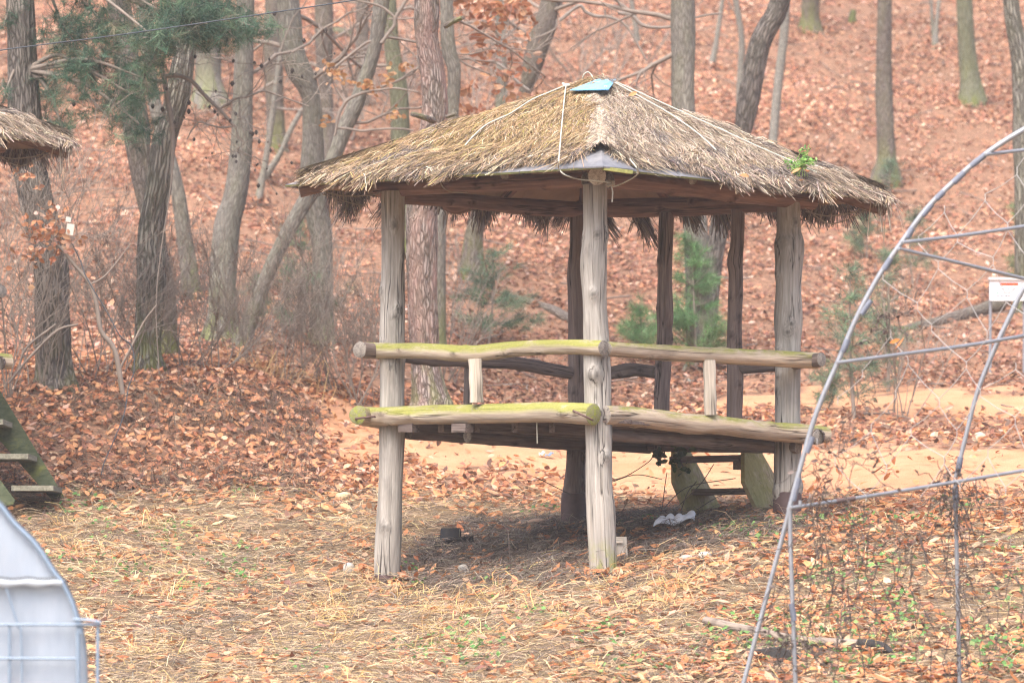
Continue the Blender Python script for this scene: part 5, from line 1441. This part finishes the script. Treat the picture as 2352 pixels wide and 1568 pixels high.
# ------------------------------------------------------------------ notice board
sg = on_ground(2310, 858, 50); ds = sg[1]
sign = empty('notice_board', sg, label='white notice board with a red heading on two grey posts', cat='sign')
M_pole = plain_mat('sign_post_paint', (.28,.29,.32), .5, .2)
for u in (2274, 2352):
    m_ = MB(); b0 = P(u, 862, ds); t0 = P(u + 1, 644, ds); tube(m_, np.array([b0, t0]), 7 * ds / F / 2, 12); m_.build('post', M_pole, sign)
M_panel = plain_mat('sign_panel_white', (.80,.80,.82), .5, var=.04)
m_ = MB(); L0, L1 = P(2272, 643, ds)[0], P(2376, 643, ds)[0]; z1, z0 = zof(643, ds), zof(691, ds)
m_.box(((L0 + L1) / 2, ds - .05, (z0 + z1) / 2), (L1 - L0, .03, z1 - z0)); m_.build('panel', M_panel, sign, smooth=False)
M_roofw = plain_mat('sign_cap', (.66,.64,.62), .5); m_ = MB(); m_.box(((L0 + L1) / 2, ds - .05, z1 + .012), (L1 - L0 + .03, .09, .03)); m_.build('cap', M_roofw, sign, smooth=False)
M_redp = plain_mat('sign_red_print', (.75,.04,.04), .5, var=.05); M_yel = plain_mat('sign_yellow_print', (.85,.42,.05), .5); M_ink = plain_mat('sign_grey_print', (.30,.32,.40), .6); M_pnk = plain_mat('sign_pink_print', (.78,.25,.25), .6); M_grp = plain_mat('sign_green_print', (.30,.45,.40), .6)
def rect(m_, u0, v0, u1, v1, off):
    x0, x1 = P(u0, 0, ds)[0], P(u1, 0, ds)[0]; m_.box(((x0 + x1) / 2, ds - .066 - off, (zof(v0, ds) + zof(v1, ds)) / 2), (abs(x1 - x0), .003, abs(zof(v0, ds) - zof(v1, ds))))
m_ = MB(); rect(m_, 2292, 650.5, 2334, 656.5, 0); m_.build('heading_band', M_redp, sign, smooth=False)
rs = np.random.default_rng(8)
def glyphs(u0, u1, vc, h, mat, name, off=.003, dens=1.0):
    m_ = MB(); u = u0
    while u < u1:
        w = h * .8
        for q in range(4):
            if rs.random() < .5: a = vc - h / 2 + rs.random() * h; rect(m_, u, a, u + w, a + h * .18, off)
            else: a = u + rs.random() * w * .8; rect(m_, a, vc - h / 2, a + h * .18, vc + h / 2, off)
        u += h * (1.05 if rs.random() < .8 else 1.7)
    m_.build(name, mat, sign, smooth=False)
glyphs(2295, 2331, 653.5, 3.6, M_yel, 'heading_lettering', .004)
glyphs(2283, 2352, 664, 3.6, M_ink, 'lettering', .002); glyphs(2300, 2322, 671.5, 3.8, M_pnk, 'lettering', .002)
glyphs(2282, 2310, 680, 3.8, M_ink, 'lettering', .002); glyphs(2312, 2324, 680, 3.8, M_pnk, 'lettering', .002); glyphs(2328, 2362, 680, 3.8, M_ink, 'lettering', .002)
m_ = MB(); x = P(2286, 0, ds)[0]; zc = zof(672, ds); hw = 4 * ds / F
m_.add([(x - hw, ds - .068, zc - hw), (x + hw, ds - .068, zc - hw), (x, ds - .068, zc + hw)], np.array([[0, 1, 2]])); m_.build('tree_emblem', M_grp, sign, smooth=False)

# ------------------------------------------------------------------ greenhouse pipe frame at the right
M_galv = plain_mat('galvanised_pipe', (.29,.30,.325), .42, .3, var=.2, scale=10, dirt=(.28,.27,.28), dirtf=.35)
M_tape = plain_mat('grey_plastic_clip', (.15,.165,.21), .5, 0, var=.2, scale=20)
M_wire = plain_mat('pale_wire', (.55,.52,.50), .5)
hp = P(1818, 1600, 36.2); hp[2] = gz(hp[0], hp[1])
hoop = empty('pipe_arch', hp, label='bare grey pipe arch frame of a greenhouse standing at the right edge', cat='pipe arch')
def pipe(name, rows, n=60, parent=hoop, mat=M_galv, caps=True):
    m_ = MB(); a, b = logpts(rows, n); tube(m_, a, b * .79, 14, caps); return m_.build(name, mat, parent)
d1 = 36.0
AR = [(1812,1172,d1,15),(1838,1075,d1,15),(1866,975,d1,15),(1892,905,d1,15),(1925,830,d1,15),(1965,735,d1,15),(2015,640,d1,15),(2070,558,d1,15.5),(2130,478,d1,16),(2190,418,d1,16),(2260,357,d1,16.5),(2352,298,d1,17),(2480,235,d1,17),(2640,200,d1,17),(2800,230,d1,17)]
arch1 = pipe('arch_pipe', AR, 110)
def gbase(u, d): p = P(u, 0, d); return CY
def to_ground(u0, v0, u1, v1, d, w):
    """run a pipe on past the frame bottom until it is in the ground"""
    rows = [(u0, v0, d, w), (u1, v1, d, w)]; s = (u1 - u0) / (v1 - v0)
    v = v1
    while P(u0 + s * (v - v0), v, d)[2] > gz(P(u0 + s * (v - v0), v, d)[0], d) - .1: v += 10
    rows.append((u0 + s * (v - v0), v, d, w)); return rows
pipe('upright_pipe', [(1815,1168,d1-.04,13),(1816,1260,d1-.04,13)] + to_ground(1816, 1262, 1827, 1568, d1 - .04, 13.5)[1:], 40)
pipe('brace_pipe', [(1832,1095,d1+.15,12)] + to_ground(1832, 1100, 1708, 1568, d1 + .15, 14)[0:], 40)
pipe('purlin', [(1815,1166,d1-.1,11),(1950,1146,d1+.3,11),(2100,1122,d1+.7,11),(2352,1080,d1+1.3,11),(2700,1020,d1+2.2,11)], 50)
pipe('purlin', [(1923,833,d1-.1,11),(2080,812,d1+.3,11),(2230,792,d1+.8,11.5),(2352,771,d1+1.2,11.5),(2700,712,d1+2.2,11)], 50)
pipe('purlin', [(2072,557,d1-.08,11),(2200,542,d1+.3,11),(2352,520,d1+.8,11),(2700,468,d1+2,11)], 40)
pipe('brace_pipe', [(2064,571,d1-.08,10.5),(2200,603,d1+.3,11),(2352,640,d1+.8,11),(2500,676,d1+1.2,11)], 40)
pipe('purlin', [(2264,355,d1-.06,10.5),(2352,345,d1+.3,11),(2600,318,d1+1,11)], 20)
arch2 = pipe('arch_pipe', [(2195,1096,37.1,13),(2215,1015,37.1,13),(2245,900,37.1,13.5),(2285,800,37.1,14),(2318,730,37.1,15),(2352,662,37.1,15),(2420,560,37.1,15),(2520,450,37.1,15),(2700,340,37.1,15)], 60)
pipe('upright_pipe', to_ground(2194, 1100, 2204, 1568, 37.1, 12.5), 30)
def sleeve(u0, v0, u1, v1, d, w, parent, mat=M_tape, off=-.0):
    m_ = MB(); a, b = logpts([(u0, v0, d, w), ((u0 + u1) / 2, (v0 + v1) / 2, d, w * 1.06), (u1, v1, d, w)], 9); tube(m_, a, b * .82, 12, True, .04, int(u0)); m_.build('clip_sleeve', mat, parent)
for (u0, v0, u1, v1) in ((2230,382,2262,356),(2190,420,2215,396),(2118,496,2140,470),(2083,546,2096,524),(1978,722,2000,690),(2030,620,2046,594),(1935,808,1948,780),(1853,1040,1866,1003),(1822,1150,1835,1098),(2150,458,2168,440)):
    sleeve(u0, v0, u1, v1, d1 - .003, 16.2, arch1)
sleeve(1818, 1385, 1824, 1425, d1 - .045, 16.5, hoop); sleeve(2194, 1118, 2195, 1165, 37.095, 16, hoop); sleeve(2200, 1085, 2206, 1050, 37.095, 17, arch2); sleeve(1920, 1151, 1965, 1144, d1 + .22, 14, hoop, M_paint)
m_ = MB(); tube(m_, np.array([P(1838, 1160, d1 - .12), P(1838, 1149, d1 - .12)]), .013, 10); m_.build('pipe_socket', M_galv, hoop)
# torn wire net hanging in the frame
m_ = MB(); segs = []; rn = np.random.default_rng(12)
cw, chh = 112, 74
def lp(i, j, h):
    u = 1930 + (i + (j % 2) * .5) * cw + math.sin(i * 1.7 + j * 2.3) * 15; v = 330 + j * chh * 1.0 + math.cos(i * 2.1 + j) * 14 - i * 6 + h
    return u, v
def infr(u, v):
    lim = np.interp(v, [300, 360, 420, 558, 640, 735, 830, 975, 1150], [2340, 2255, 2190, 2070, 2015, 1965, 1925, 1866, 1820])
    return u > lim + 6 and v < 1150
for j in range(0, 13):
    for i in range(-2, 9):
        u, v = lp(i, j, 0)
        for (i2, j2) in ((i - 1 + (j % 2), j + 1), (i + (j % 2), j + 1)):
            ua, va = lp(i, j, 8); ub, vb = lp(i2, j2, -8)
            if infr(ua, va) and infr(ub, vb) and ub < 2600 and rn.random() < (.97 if va < 700 else .85):
                dd = d1 + .25 + (ua - 1900) / 900; a = P(ua, va, dd); b = P(ub, vb, dd); segs.append(np.array([a, (a + b) / 2 - (0, 0, .012), b]))
        if infr(u, v) and u < 2600: dd = d1 + .25 + (u - 1900) / 900; segs.append(np.array([P(u, v - 8, dd), P(u + 1, v, dd), P(u, v + 8, dd)]))
batch_tubes(m_, np.array(segs), .0034, 3)
tag(m_.build('wire_net', M_wire, None), 'torn pale wire net with large hexagonal mesh strung inside the pipe frame', 'net')

# dry vines
M_vine = plain_mat('dry_vine', (.105,.08,.07), .9, var=.35, scale=10)
def vine(label, starts, seed, d):
    r_ = np.random.default_rng(seed); m_ = MB(); paths = []; lv = []
    for (u, v, L, n, su, wv) in starts:
        for q in range(n):
            a = P(u + r_.normal(0, su), v + r_.normal(0, su * .4), d + r_.normal(0, .05)); dr = unit(np.array((r_.normal(0, .5), r_.normal(0, .2), -1.0)) if wv else r_.normal(0, 1, 3) * (1, .3, 1))
            pts = [a]; step = L * d / F / 11 * r_.uniform(.5, 1.2)
            for k in range(11):
                dr = unit(dr + r_.normal(0, .42, 3) * (1, .4, 1) + (np.array((0, 0, -.28)) if wv else np.array((0, 0, -.03)))); a = a + dr * step; pts.append(a)
                if r_.random() < .16: lv.append(a)
            paths.append(np.array(pts))
    batch_tubes(m_, np.array(paths), r_.uniform(.0026, .0048, (len(paths), 1)) * np.ones((1, 12)), 3)
    root = empty('dry_vine', paths[0][-1], label=label, cat='vine', group='dry vines on the pipe frame'); m_.build('stem', M_vine, root)
    if lv:
        m2 = MB(); lv = np.array(lv); leaf_mesh(m2, lv[:, 0], lv[:, 1], lv[:, 2], r_, .05, .022, [(.14,.10,.085,3),(.22,.17,.14,1),(.09,.07,.06,2)], .01, 1.2, True, nrm=np.tile([0, -1.0, .2], (len(lv), 1)))
        m2.build('withered_leaves', M_vl, root, smooth=False, kind='stuff')
M_vl = col_mat('withered_leaf', .9, .1)
vine('dry vine tangled over the front corner of the pipe frame', [(1900,1080,150,16,34,False),(1960,1060,140,12,30,False),(1890,1160,330,14,26,True),(1960,1150,260,8,20,True),(1880,1250,260,9,22,True),(1900,1400,200,12,40,True),(1830,1480,100,26,16,False),(1822,1300,220,5,6,True),(1990,1020,160,4,30,False)], 1, 36.0)
vine('dry vine wound round the second upright of the pipe frame', [(2190,1130,120,16,22,False),(2170,1130,120,12,18,True),(2240,1110,130,9,22,True),(2200,1180,300,8,8,True),(2200,1330,300,8,12,True),(2180,1060,120,5,30,False),(2210,1450,160,6,20,True)], 2, 37.0)
vine('thin dry stalks hanging between the two uprights of the pipe frame', [(2110,1220,330,9,12,True),(2080,1250,260,5,40,True),(2045,1180,260,6,12,True),(2120,1400,200,6,24,True),(2310,1300,300,5,20,True),(1990,1330,220,6,30,True),(2280,1120,120,3,20,True)], 3, 36.5)
vine('small curl of dry vine caught in the wire net', [(2030,730,110,5,16,False),(2060,720,80,5,14,False),(2020,780,120,4,10,False),(2000,800,260,2,20,True),(2040,640,90,1,8,False)], 4, 36.4)
m_ = MB(); q = np.array([P(2055, 783, 36.2), P(2068, 788, 36.25)]); leaf_mesh(m_, q[:, 0], q[:, 1], q[:, 2], np.random.default_rng(2), .11, .03, [(.70,.26,.08)], 0, .3, True, nrm=np.tile([0, -1.0, .3], (2, 1)))
tag(m_.build('caught_leaf', m_leaf, None, smooth=False), 'bright orange leaf caught in the vine curl of the wire net', 'leaf')

# ------------------------------------------------------------------ plastic greenhouse at the lower left
dg = 31.0
gp_ = P(60, 1600, dg); gp_[2] = gz(gp_[0], dg)
gh = empty('greenhouse', gp_, label='pale plastic film greenhouse end in the lower left corner', cat='greenhouse')
m_film, nt, bs = new_mat('plastic_film')
tc = nt.nodes.new('ShaderNodeTexCoord').outputs['Object']
st = nz(nt, mapping(nt, tc, (7, 7, 1.5)), 1, 4); n2 = nz(nt, tc, 3, 4)
c = mix(nt, rng_(nt, st, .4, .65), (.29,.335,.40), (.34,.385,.45)); c = mix(nt, rng_(nt, n2, .5, .75, 0, .5), c, (.34,.35,.38))
sock(nt, bs.inputs['Base Color'], c); bs.inputs['Roughness'].default_value = .35; bs.inputs['Transmission Weight'].default_value = .0
bump(nt, bs, nz(nt, mapping(nt, tc, (6, 6, 2)), 1, 4), .3, .03)
EDG = [(-260,1010),(-160,1050),(-70,1090),(0,1149),(37,1194),(86,1243),(128,1306),(149,1331),(171,1377),(183,1414),(193,1450),(199,1500),(202,1568),(204,1640),(204,1760),(204,1900),(204,2080)]
def film(name, ed, d, ub, depth_ripple=.003):
    m_ = MB(); ed = catmull(np.array(ed, float), 60); V = []; nx_ = 16
    for (u, v) in ed:
        for k in range(nx_): 
            uu = ub + (u - ub) * k / (nx_ - 1); p = P(uu, v, d); p[1] += depth_ripple * math.sin(uu * .06 + v * .01) + (.02 if k == nx_ - 1 else 0); V.append(p)
    i = (np.arange(59)[:, None] * nx_ + np.arange(nx_ - 1)[None]).ravel(); f = np.stack([i, i + 1, i + nx_ + 1, i + nx_], -1)
    V = np.array(V); m_.add(np.vstack([V, V + (0, .004, 0)]), [f, f[:, ::-1] + len(V)]); return m_.build(name, m_film, gh)
film('end_film', [e for e in EDG if e[1] <= 1331] + [(150, 1334)], dg, -600)
film('end_film', [(150,1332)] + [e for e in EDG if e[1] > 1335], dg + .03, -600)
# side film running back from the edge
m_ = MB(); ed = catmull(np.array(EDG, float), 60); V = []
for k in range(8):
    for (u, v) in ed: p = P(u, v, dg); V.append(p + np.array((-.30, .85, .05)) * k * .3)
i = (np.arange(7)[:, None] * 60 + np.arange(59)[None]).ravel(); f = np.stack([i, i + 1, i + 61, i + 60], -1); V = np.array(V); m_.add(np.vstack([V, V - (.004, 0, 0)]), [f, f[:, ::-1] + len(V)]); m_.build('side_film', m_film, gh)
M_gpipe = plain_mat('pale_blue_grey_pipe', (.24,.31,.40), .4, .15, var=.15)
def gpipe(name, rows, w, dd=-.03, n=30): 
    m_ = MB(); a, b = logpts([(u, v, dg + dd, w) for u, v in rows], n); tube(m_, a, b, 12); return m_.build(name, M_gpipe, gh)
gpipe('arch_pipe', [(u - 5, v + 7) for u, v in EDG if v <= 1331], 11); gpipe('arch_pipe', [(u - 7, v + 4) for u, v in EDG if 1325 < v <= 1460], 9)
gpipe('rail_pipe', [(-400, 1434), (172, 1434)], 6); gpipe('rail_pipe', [(-400, 1510), (176, 1512)], 6)
gpipe('rail_stub', [(168, 1422), (200, 1423), (231, 1428)], 7, -.07); gpipe('rail_stub', [(168, 1434), (232, 1434)], 7, -.05)
gpipe('upright_pipe', [(225, 1432), (224, 1600), (222, 2100)], 7.5, -.04); gpipe('upright_pipe', [(179, 1440), (180, 1600), (180, 2100)], 10, -.03); gpipe('upright_pipe', [(22, 1436), (20, 2100)], 7, -.02); gpipe('upright_pipe', [(14, 1350), (40, 1434), (50, 1510), (50, 2100)], 5, -.025)
m_ = MB(); a, b = logpts([(-400 + k * 12.6, 1326 + 1.6 * math.sin(k * 1.15), dg - .04, 4) for k in range(43)], 160); tube(m_, a, b, 6); m_.build('seam_cord', plain_mat('grey_seam', (.16,.17,.18), .7), gh)
m_ = MB(); V = []
for k in range(90):
    u = -400 + k * 6.1; 
    for j in range(5): V.append(P(u, 1330 + j * 4.2 + 1.3 * math.sin(k * .55 + .4 * j) * (1 if j < 4 else 1.4), dg - .035 - .012 * math.sin(j * .8)))
i = (np.arange(89)[:, None] * 5 + np.arange(4)[None]).ravel(); f = np.stack([i, i + 1, i + 6, i + 5], -1); V = np.array(V); m_.add(np.vstack([V, V + (0, .006, 0)]), [f, f[:, ::-1] + len(V)]); m_.build('film_ruffle', plain_mat('white_film_hem', (.40,.44,.49), .5, var=.15), gh)

# ------------------------------------------------------------------ small things on the ground
def stone(label, u, v, w, h, c, seed, group=None, name='stone'):
    p = on_ground(u, v + h * .4); s = p[1] / F; r_ = np.random.default_rng(seed); m_ = MB()
    nu, nv = 14, 8; V = []
    for i in range(nv + 1):
        for j in range(nu):
            th, ph = math.pi * i / nv, 2 * math.pi * j / nu; q = np.array((math.sin(th) * math.cos(ph), math.sin(th) * math.sin(ph), math.cos(th)))
            q = np.sign(q) * np.abs(q) ** .8; rr = 1 + .28 * (vnoise(q[0] * 1.5 + seed * 3 + q[2], q[1] * 1.5 + 5, 1, 1) - .5)
            V.append(p + q * rr * np.array((w * s / 2, w * s / 2.4, h * s / 2)) + (0, 0, h * s * .3))
    i = np.arange(nv)[:, None] * nu; j = np.arange(nu)[None]; jn = (j + 1) % nu
    m_.add(V, np.stack([i + j, i + nu + j, i + nu + jn, i + jn], -1).reshape(-1, 4))
    tag(m_.build(name, plain_mat('stone_' + str(seed), c, .9, var=.3, scale=12), None, origin=p, smooth=False), label, 'stone', group)
stone('round white stone just left of the near left post', 800, 1306, 26, 28, (.40,.37,.33), 1)
stone('flat tan stone at the foot of the sandy slope left of the pavilion', 790, 1138, 36, 20, (.58,.42,.26), 2)
stone('pale squared stone on the far sandy path at the right', 2251, 1005, 34, 28, (.50,.42,.31), 3)
stone('flat cream stone half buried right of the centre post, left one of two', 1578, 1282, 36, 22, (.46,.40,.34), 4)
stone('flat cream stone half buried right of the centre post, right one of two', 1618, 1277, 32, 24, (.48,.42,.36), 5)
stone('small grey stone in the dark soil between the near posts', 1065, 1305, 24, 22, (.30,.29,.27), 6)
stone('brown rounded stone in the grass between the near posts', 1232, 1200, 44, 24, (.32,.21,.15), 7)
stone('small pale stone in the yellow grass near the bottom centre', 797, 1502, 24, 16, (.44,.38,.32), 8)

# white moulded plastic tray
p0 = on_ground(1546, 1212); s_ = p0[1] / F
M_white = plain_mat('white_plastic', (.80,.80,.86), .35, var=.08)
tray = empty('plastic_tray', p0, label='crumpled white plastic tray lying under the pavilion before the stairs', cat='tray')
m_ = MB(); V = []; nx_, ny_ = 34, 12
for i in range(nx_):
    for j in range(ny_):
        a, b = i / (nx_ - 1), j / (ny_ - 1)
        z = (.045 * abs(math.sin(a * math.pi * 4)) ** .6 * math.sin(b * math.pi) ** .5 + .02 * math.sin(a * 9 + b * 7)) + .03
        V.append(p0 + np.array(((a - .5) * 92 * s_ + b * 8 * s_, (b - .5) * .17, z + a * 15 * s_ - .015 + b * .05)))
i = (np.arange(nx_ - 1)[:, None] * ny_ + np.arange(ny_ - 1)[None]).ravel(); f = np.stack([i, i + ny_, i + ny_ + 1, i + 1], -1); V = np.array(V)
m_.add(np.vstack([V, V - (0, 0, .004)]), [f, f[:, ::-1] + len(V)]); m_.build('shell', M_white, tray)
m_ = MB(); tube(m_, np.array([V[k * ny_] for k in range(0, nx_, 3)]), .005, 6); m_.build('rim', M_white, tray)
pc = on_ground(1601, 1178); m_ = MB(); V = []
for i in range(9):
    for j in range(6): V.append(pc + np.array(((i / 8 - .5) * 30 * s_, (j / 5 - .5) * .08, .03 + .03 * math.sin(i * 1.3) * math.cos(j * 1.1) + j * .006)))
i = (np.arange(8)[:, None] * 6 + np.arange(5)[None]).ravel(); f = np.stack([i, i + 6, i + 7, i + 1], -1); V = np.array(V); m_.add(np.vstack([V, V - (0, 0, .004)]), [f, f[:, ::-1] + len(V)])
tag(m_.build('paper_scrap', M_white, None), 'small crumpled white scrap at the foot of the stairs', 'litter')
for (lb, u, v, w, h, c) in (('bluish grey strip of litter on the sandy slope under the floor', 1262, 1054, 20, 8, (.16,.22,.30)), ('small white scrap of litter on the sandy slope under the floor', 1245, 1051, 14, 6, (.7,.66,.62))):
    p = on_ground(u, v); s = p[1] / F; m_ = MB(); V = []
    for i in range(7):
        for j in range(3): V.append(p + np.array(((i / 6 - .5) * w * s, (j - 1) * .03, .02 + .01 * math.sin(i * 1.5 + j) + (i / 6) * h * s * .8 + j * .012)))
    i = (np.arange(6)[:, None] * 3 + np.arange(2)[None]).ravel(); f = np.stack([i, i + 3, i + 4, i + 1], -1); V = np.array(V); m_.add(np.vstack([V, V - (0, 0, .004)]), [f, f[:, ::-1] + len(V)])
    tag(m_.build('litter_strip', plain_mat('litter_' + str(u), c, .5), None), lb, 'litter')

# black plastic tub half buried in roots
pt = on_ground(1040, 1250); s_ = pt[1] / F
M_blk = plain_mat('black_plastic', (.03,.03,.034), .75, 0, .1, var=.3, dirt=(.12,.10,.09))
tub = empty('plastic_tub', pt, label='broken black plastic tub lying on its side under the pavilion', cat='tub')
m_ = MB(); rb = 24 * s_; pts = np.array([pt + (0.0, .10, .04), pt + (0.01, .02, .09), pt + (.0, -.05, .11)])
V = []; 
for k, (rr, zz, yy) in enumerate(((rb * .92, .150, .05), (rb * .98, .12, .04), (rb * 1.02, .08, .02), (rb * 1.06, .03, 0), (rb * 1.1, -.03, -.02))):
    for j in range(14): an = math.pi * j / 13; V.append(pt + np.array((-math.cos(an) * rr - .02, yy - math.sin(an) * rr * .5, zz)))
i = (np.arange(4)[:, None] * 14 + np.arange(13)[None]).ravel(); f = np.stack([i, i + 1, i + 15, i + 14], -1); V = np.array(V); m_.add(np.vstack([V, (V - pt) * .96 + pt]), [f, f[:, ::-1] + len(V)]); m_.build('shell', M_blk, tub)
m_ = MB(); a, b = P(1000, 1256, pt[1] - .2), P(1088, 1238, pt[1] - .2); beam(m_, a, b, .02, 20 * s_); beam(m_, a + (0, -.012, 10 * s_), b + (.0, -.012, 8 * s_), .03, .012); m_.build('rim', M_blk, tub, smooth=False)
# block beside the centre post
pb = on_ground(1426, 1285); s_ = pb[1] / F; m_ = MB()
blk = empty('wood_block', pb, label='pale notched wooden block leaning against the foot of the centre post', cat='block')
beam(m_, pb + (0, 0, .0), pb + (-.01, .02, 50 * s_), 24 * s_, 24 * s_); m_.build('lower_piece', M_split, blk, smooth=False)
m_ = MB(); m_.box(pb + (-.02, -.055, 44 * s_), (22 * s_, .02, 14 * s_)); m_.build('upper_piece', M_split, blk, smooth=False)
# dead branch with a charred end, charred lump
M_char = plain_mat('charred_wood', (.03,.027,.026), .9, var=.4, scale=12)
M_deadb = wood_mat('dead_branch_wood', (.17,.135,.11), (.32,.26,.215))
def gl(u, v, w, off=.0): p = on_ground(u, v); return (u, v - w * .2, p[1], w)
bp = on_ground(1800, 1480)
db = empty('dead_branch', bp, label='long barkless dead branch with a charred end lying by the pipe frame', cat='branch')
m_ = MB(); a, b = logpts([gl(1622,1438,22), gl(1680,1453,24), gl(1740,1464,22), gl(1800,1477,23), gl(1880,1486,20), gl(1970,1490,20)], 50); a[:, 2] += .03; tube(m_, a, b, 14, True, .08, 3, 0, 1, knots=5); m_.build('limb', [M_deadb, M_end], db)
m_ = MB(); a, b = logpts([gl(1965,1490,21), gl(2000,1494,26), gl(2030,1500,22), gl(2048,1510,12)], 16); a[:, 2] += .03; tube(m_, a, b, 12, True, .2, 4); m_.build('charred_end', M_char, db)
m_ = MB(); a, b = logpts([gl(1708,1492,8), gl(1740,1505,26), gl(1780,1515,42), gl(1820,1512,30), gl(1850,1506,12)], 22); a[:, 2] -= .01; tube(m_, a, b, 14, True, .3, 6)
tag(m_.build('charred_log', M_char, None), 'blackened crumbling log just below the dead branch', 'log')
# thin upright twigs near the stairs and vine at the floor edge
def twigs(label, lines, d, r, mat=M_vine):
    for k, l in enumerate(lines):
        m_ = MB(); a, b = logpts([(u, v, d, r) for u, v in l], 14); tube(m_, a, b, 5)
        tag(m_.build('dry_twig', mat, None), label[k] if isinstance(label, list) else label, 'twig', 'dry twigs at the stairs')
twigs(['upright dry twig left of the stair foot','long dry twig sweeping right across both stringers','dry twig rising across the gap under the upper tread','curved dry twig from the centre post up to the ivy','lower dry twig reaching from the centre post to the left stringer','dry twig crossing the rear left post under the floor','short dry twig crossing the left stringer','dry twig leaning right across the lower tread'], [[(1520,1175),(1528,1110),(1532,1085)],[(1524,1168),(1560,1130),(1600,1112),(1690,1098)],[(1560,1160),(1610,1110),(1640,1065)],[(1400,1104),(1440,1092),(1490,1060),(1502,1040)],[(1400,1108),(1460,1090),(1520,1100)],[(1230,1095),(1260,1110),(1310,1135)],[(1565,1170),(1580,1130),(1600,1105)],[(1600,1170),(1650,1140),(1700,1120)]], 45.6, 2.2)
twigs('single upright dry stalk between the near posts', [[(1160,1212),(1168,1225),(1170,1270),(1175,1330),(1180,1390)]], 44.0, 2.0)
m_ = MB(); q = np.array([P(1515 + rw.normal(0, 7), 1045 + rw.normal(0, 9), 45.5) for _ in range(16)] + [P(1560 + rw.normal(0, 14), 1050 + rw.normal(0, 22), 45.5) for _ in range(30)])
leaf_mesh(m_, q[:, 0], q[:, 1], q[:, 2], rw, .07, .05, [(.05,.09,.03,2),(.08,.14,.04,1)], 0, .6, True, nrm=np.tile([0, -1.0, .2], (len(q), 1)))
ivy = empty('ivy', P(1540, 1036, 45.5), label='small dark ivy hanging under the floor edge at the head of the stairs', cat='ivy')
m_.build('leaves', m_weed, ivy, smooth=False, kind='stuff')
m_ = MB(); 
for l in ([(1515,1030),(1516,1050),(1513,1065)], [(1555,1025),(1560,1050),(1570,1075)]): a, b = logpts([(u, v, 45.52, 2.5) for u, v in l], 8); tube(m_, a, b, 5)
m_.build('stem', M_vine, ivy)
# leaves drifted against the posts and trunks
mb = MB(); rg = np.random.default_rng(91)
for (cx_, cy_, rr_, n_) in [(posts[k][0][0][0], posts[k][0][0][2], .12, 46) for k in 'ABC']:
    x0 = P(cx_, 1300, cy_)[0]; an = rg.uniform(0, 6.28, n_); rd = rr_ + abs(rg.normal(0, .10, n_)); x = x0 + np.cos(an) * rd; y = cy_ + np.sin(an) * rd
    leaf_mesh(mb, x, y, gz(x, y) + .015, rg, .13, .045, PAL_NEAR, .05, .6, True)
    strands(mb, x, y, gz(x, y), rg, .2, .006, PAL_STRAW, .35, .8)
for t_ in T.values():
    b = np.array(t_[0].location); r0_ = t_[2][min(6, len(t_[2]) - 1)]; n_ = 50; an = rg.uniform(0, 6.28, n_); rd = r0_ * 1.1 + abs(rg.normal(0, .12, n_)); x = b[0] + np.cos(an) * rd; y = b[1] + np.sin(an) * rd
    leaf_mesh(mb, x, y, gz(x, y) + .03 + .10 * np.exp(-(rd - r0_) / .1) * rg.random(n_), rg, .11, .055, PAL_HILL, .03, .8, False)
tag(mb.build('drifted_leaves', m_leaf, smooth=False), 'fallen leaves drifted against the foot of posts and trunks', 'fallen leaves', kind='stuff')
# bank grasses
mb = MB(); rg = np.random.default_rng(31)
for (u, v, n) in ((560,860,40),(620,870,60),(660,890,50),(590,850,30),(520,850,26),(300,870,20),(720,930,24)):
    p = on_ground(u, v, 50); x = p[0] + rg.normal(0, .16, n); y = p[1] + rg.normal(0, .25, n); strands(mb, x, y, gz(x, y), rg, .3, .006, [(.60,.38,.18,3),(.50,.34,.20,2)], .5, .5)
tag(mb.build('dead_grass', m_straw, smooth=False), 'pale orange dead grass tufts on top of the left bank', 'dead grass', kind='stuff')

# ------------------------------------------------------------------ air
HAZE = 0.0006
bpy.context.view_layer.update()
from mathutils import Vector
ztop = max((o.matrix_world @ Vector(c))[2] for o in scene.objects if o.type == 'MESH' for c in o.bound_box) + .5
zbot = float(GZ.min()) - 1.0
m_ = MB(); m_.box((0, 85, (ztop + zbot) / 2), (302, 232, ztop - zbot)); hz = m_.build('haze', bpy.data.materials.new('haze_air'), None, origin=(0, 85, zbot), smooth=False, kind='stuff')
hm = hz.data.materials[0]; hm.use_nodes = True; hm.node_tree.nodes.clear()
ho = hm.node_tree.nodes.new('ShaderNodeOutputMaterial'); pv = hm.node_tree.nodes.new('ShaderNodeVolumePrincipled')
pv.inputs['Color'].default_value = (.93,.92,.95,1); pv.inputs['Density'].default_value = HAZE; pv.inputs['Anisotropy'].default_value = 0
hm.node_tree.links.new(pv.outputs[0], ho.inputs['Volume'])
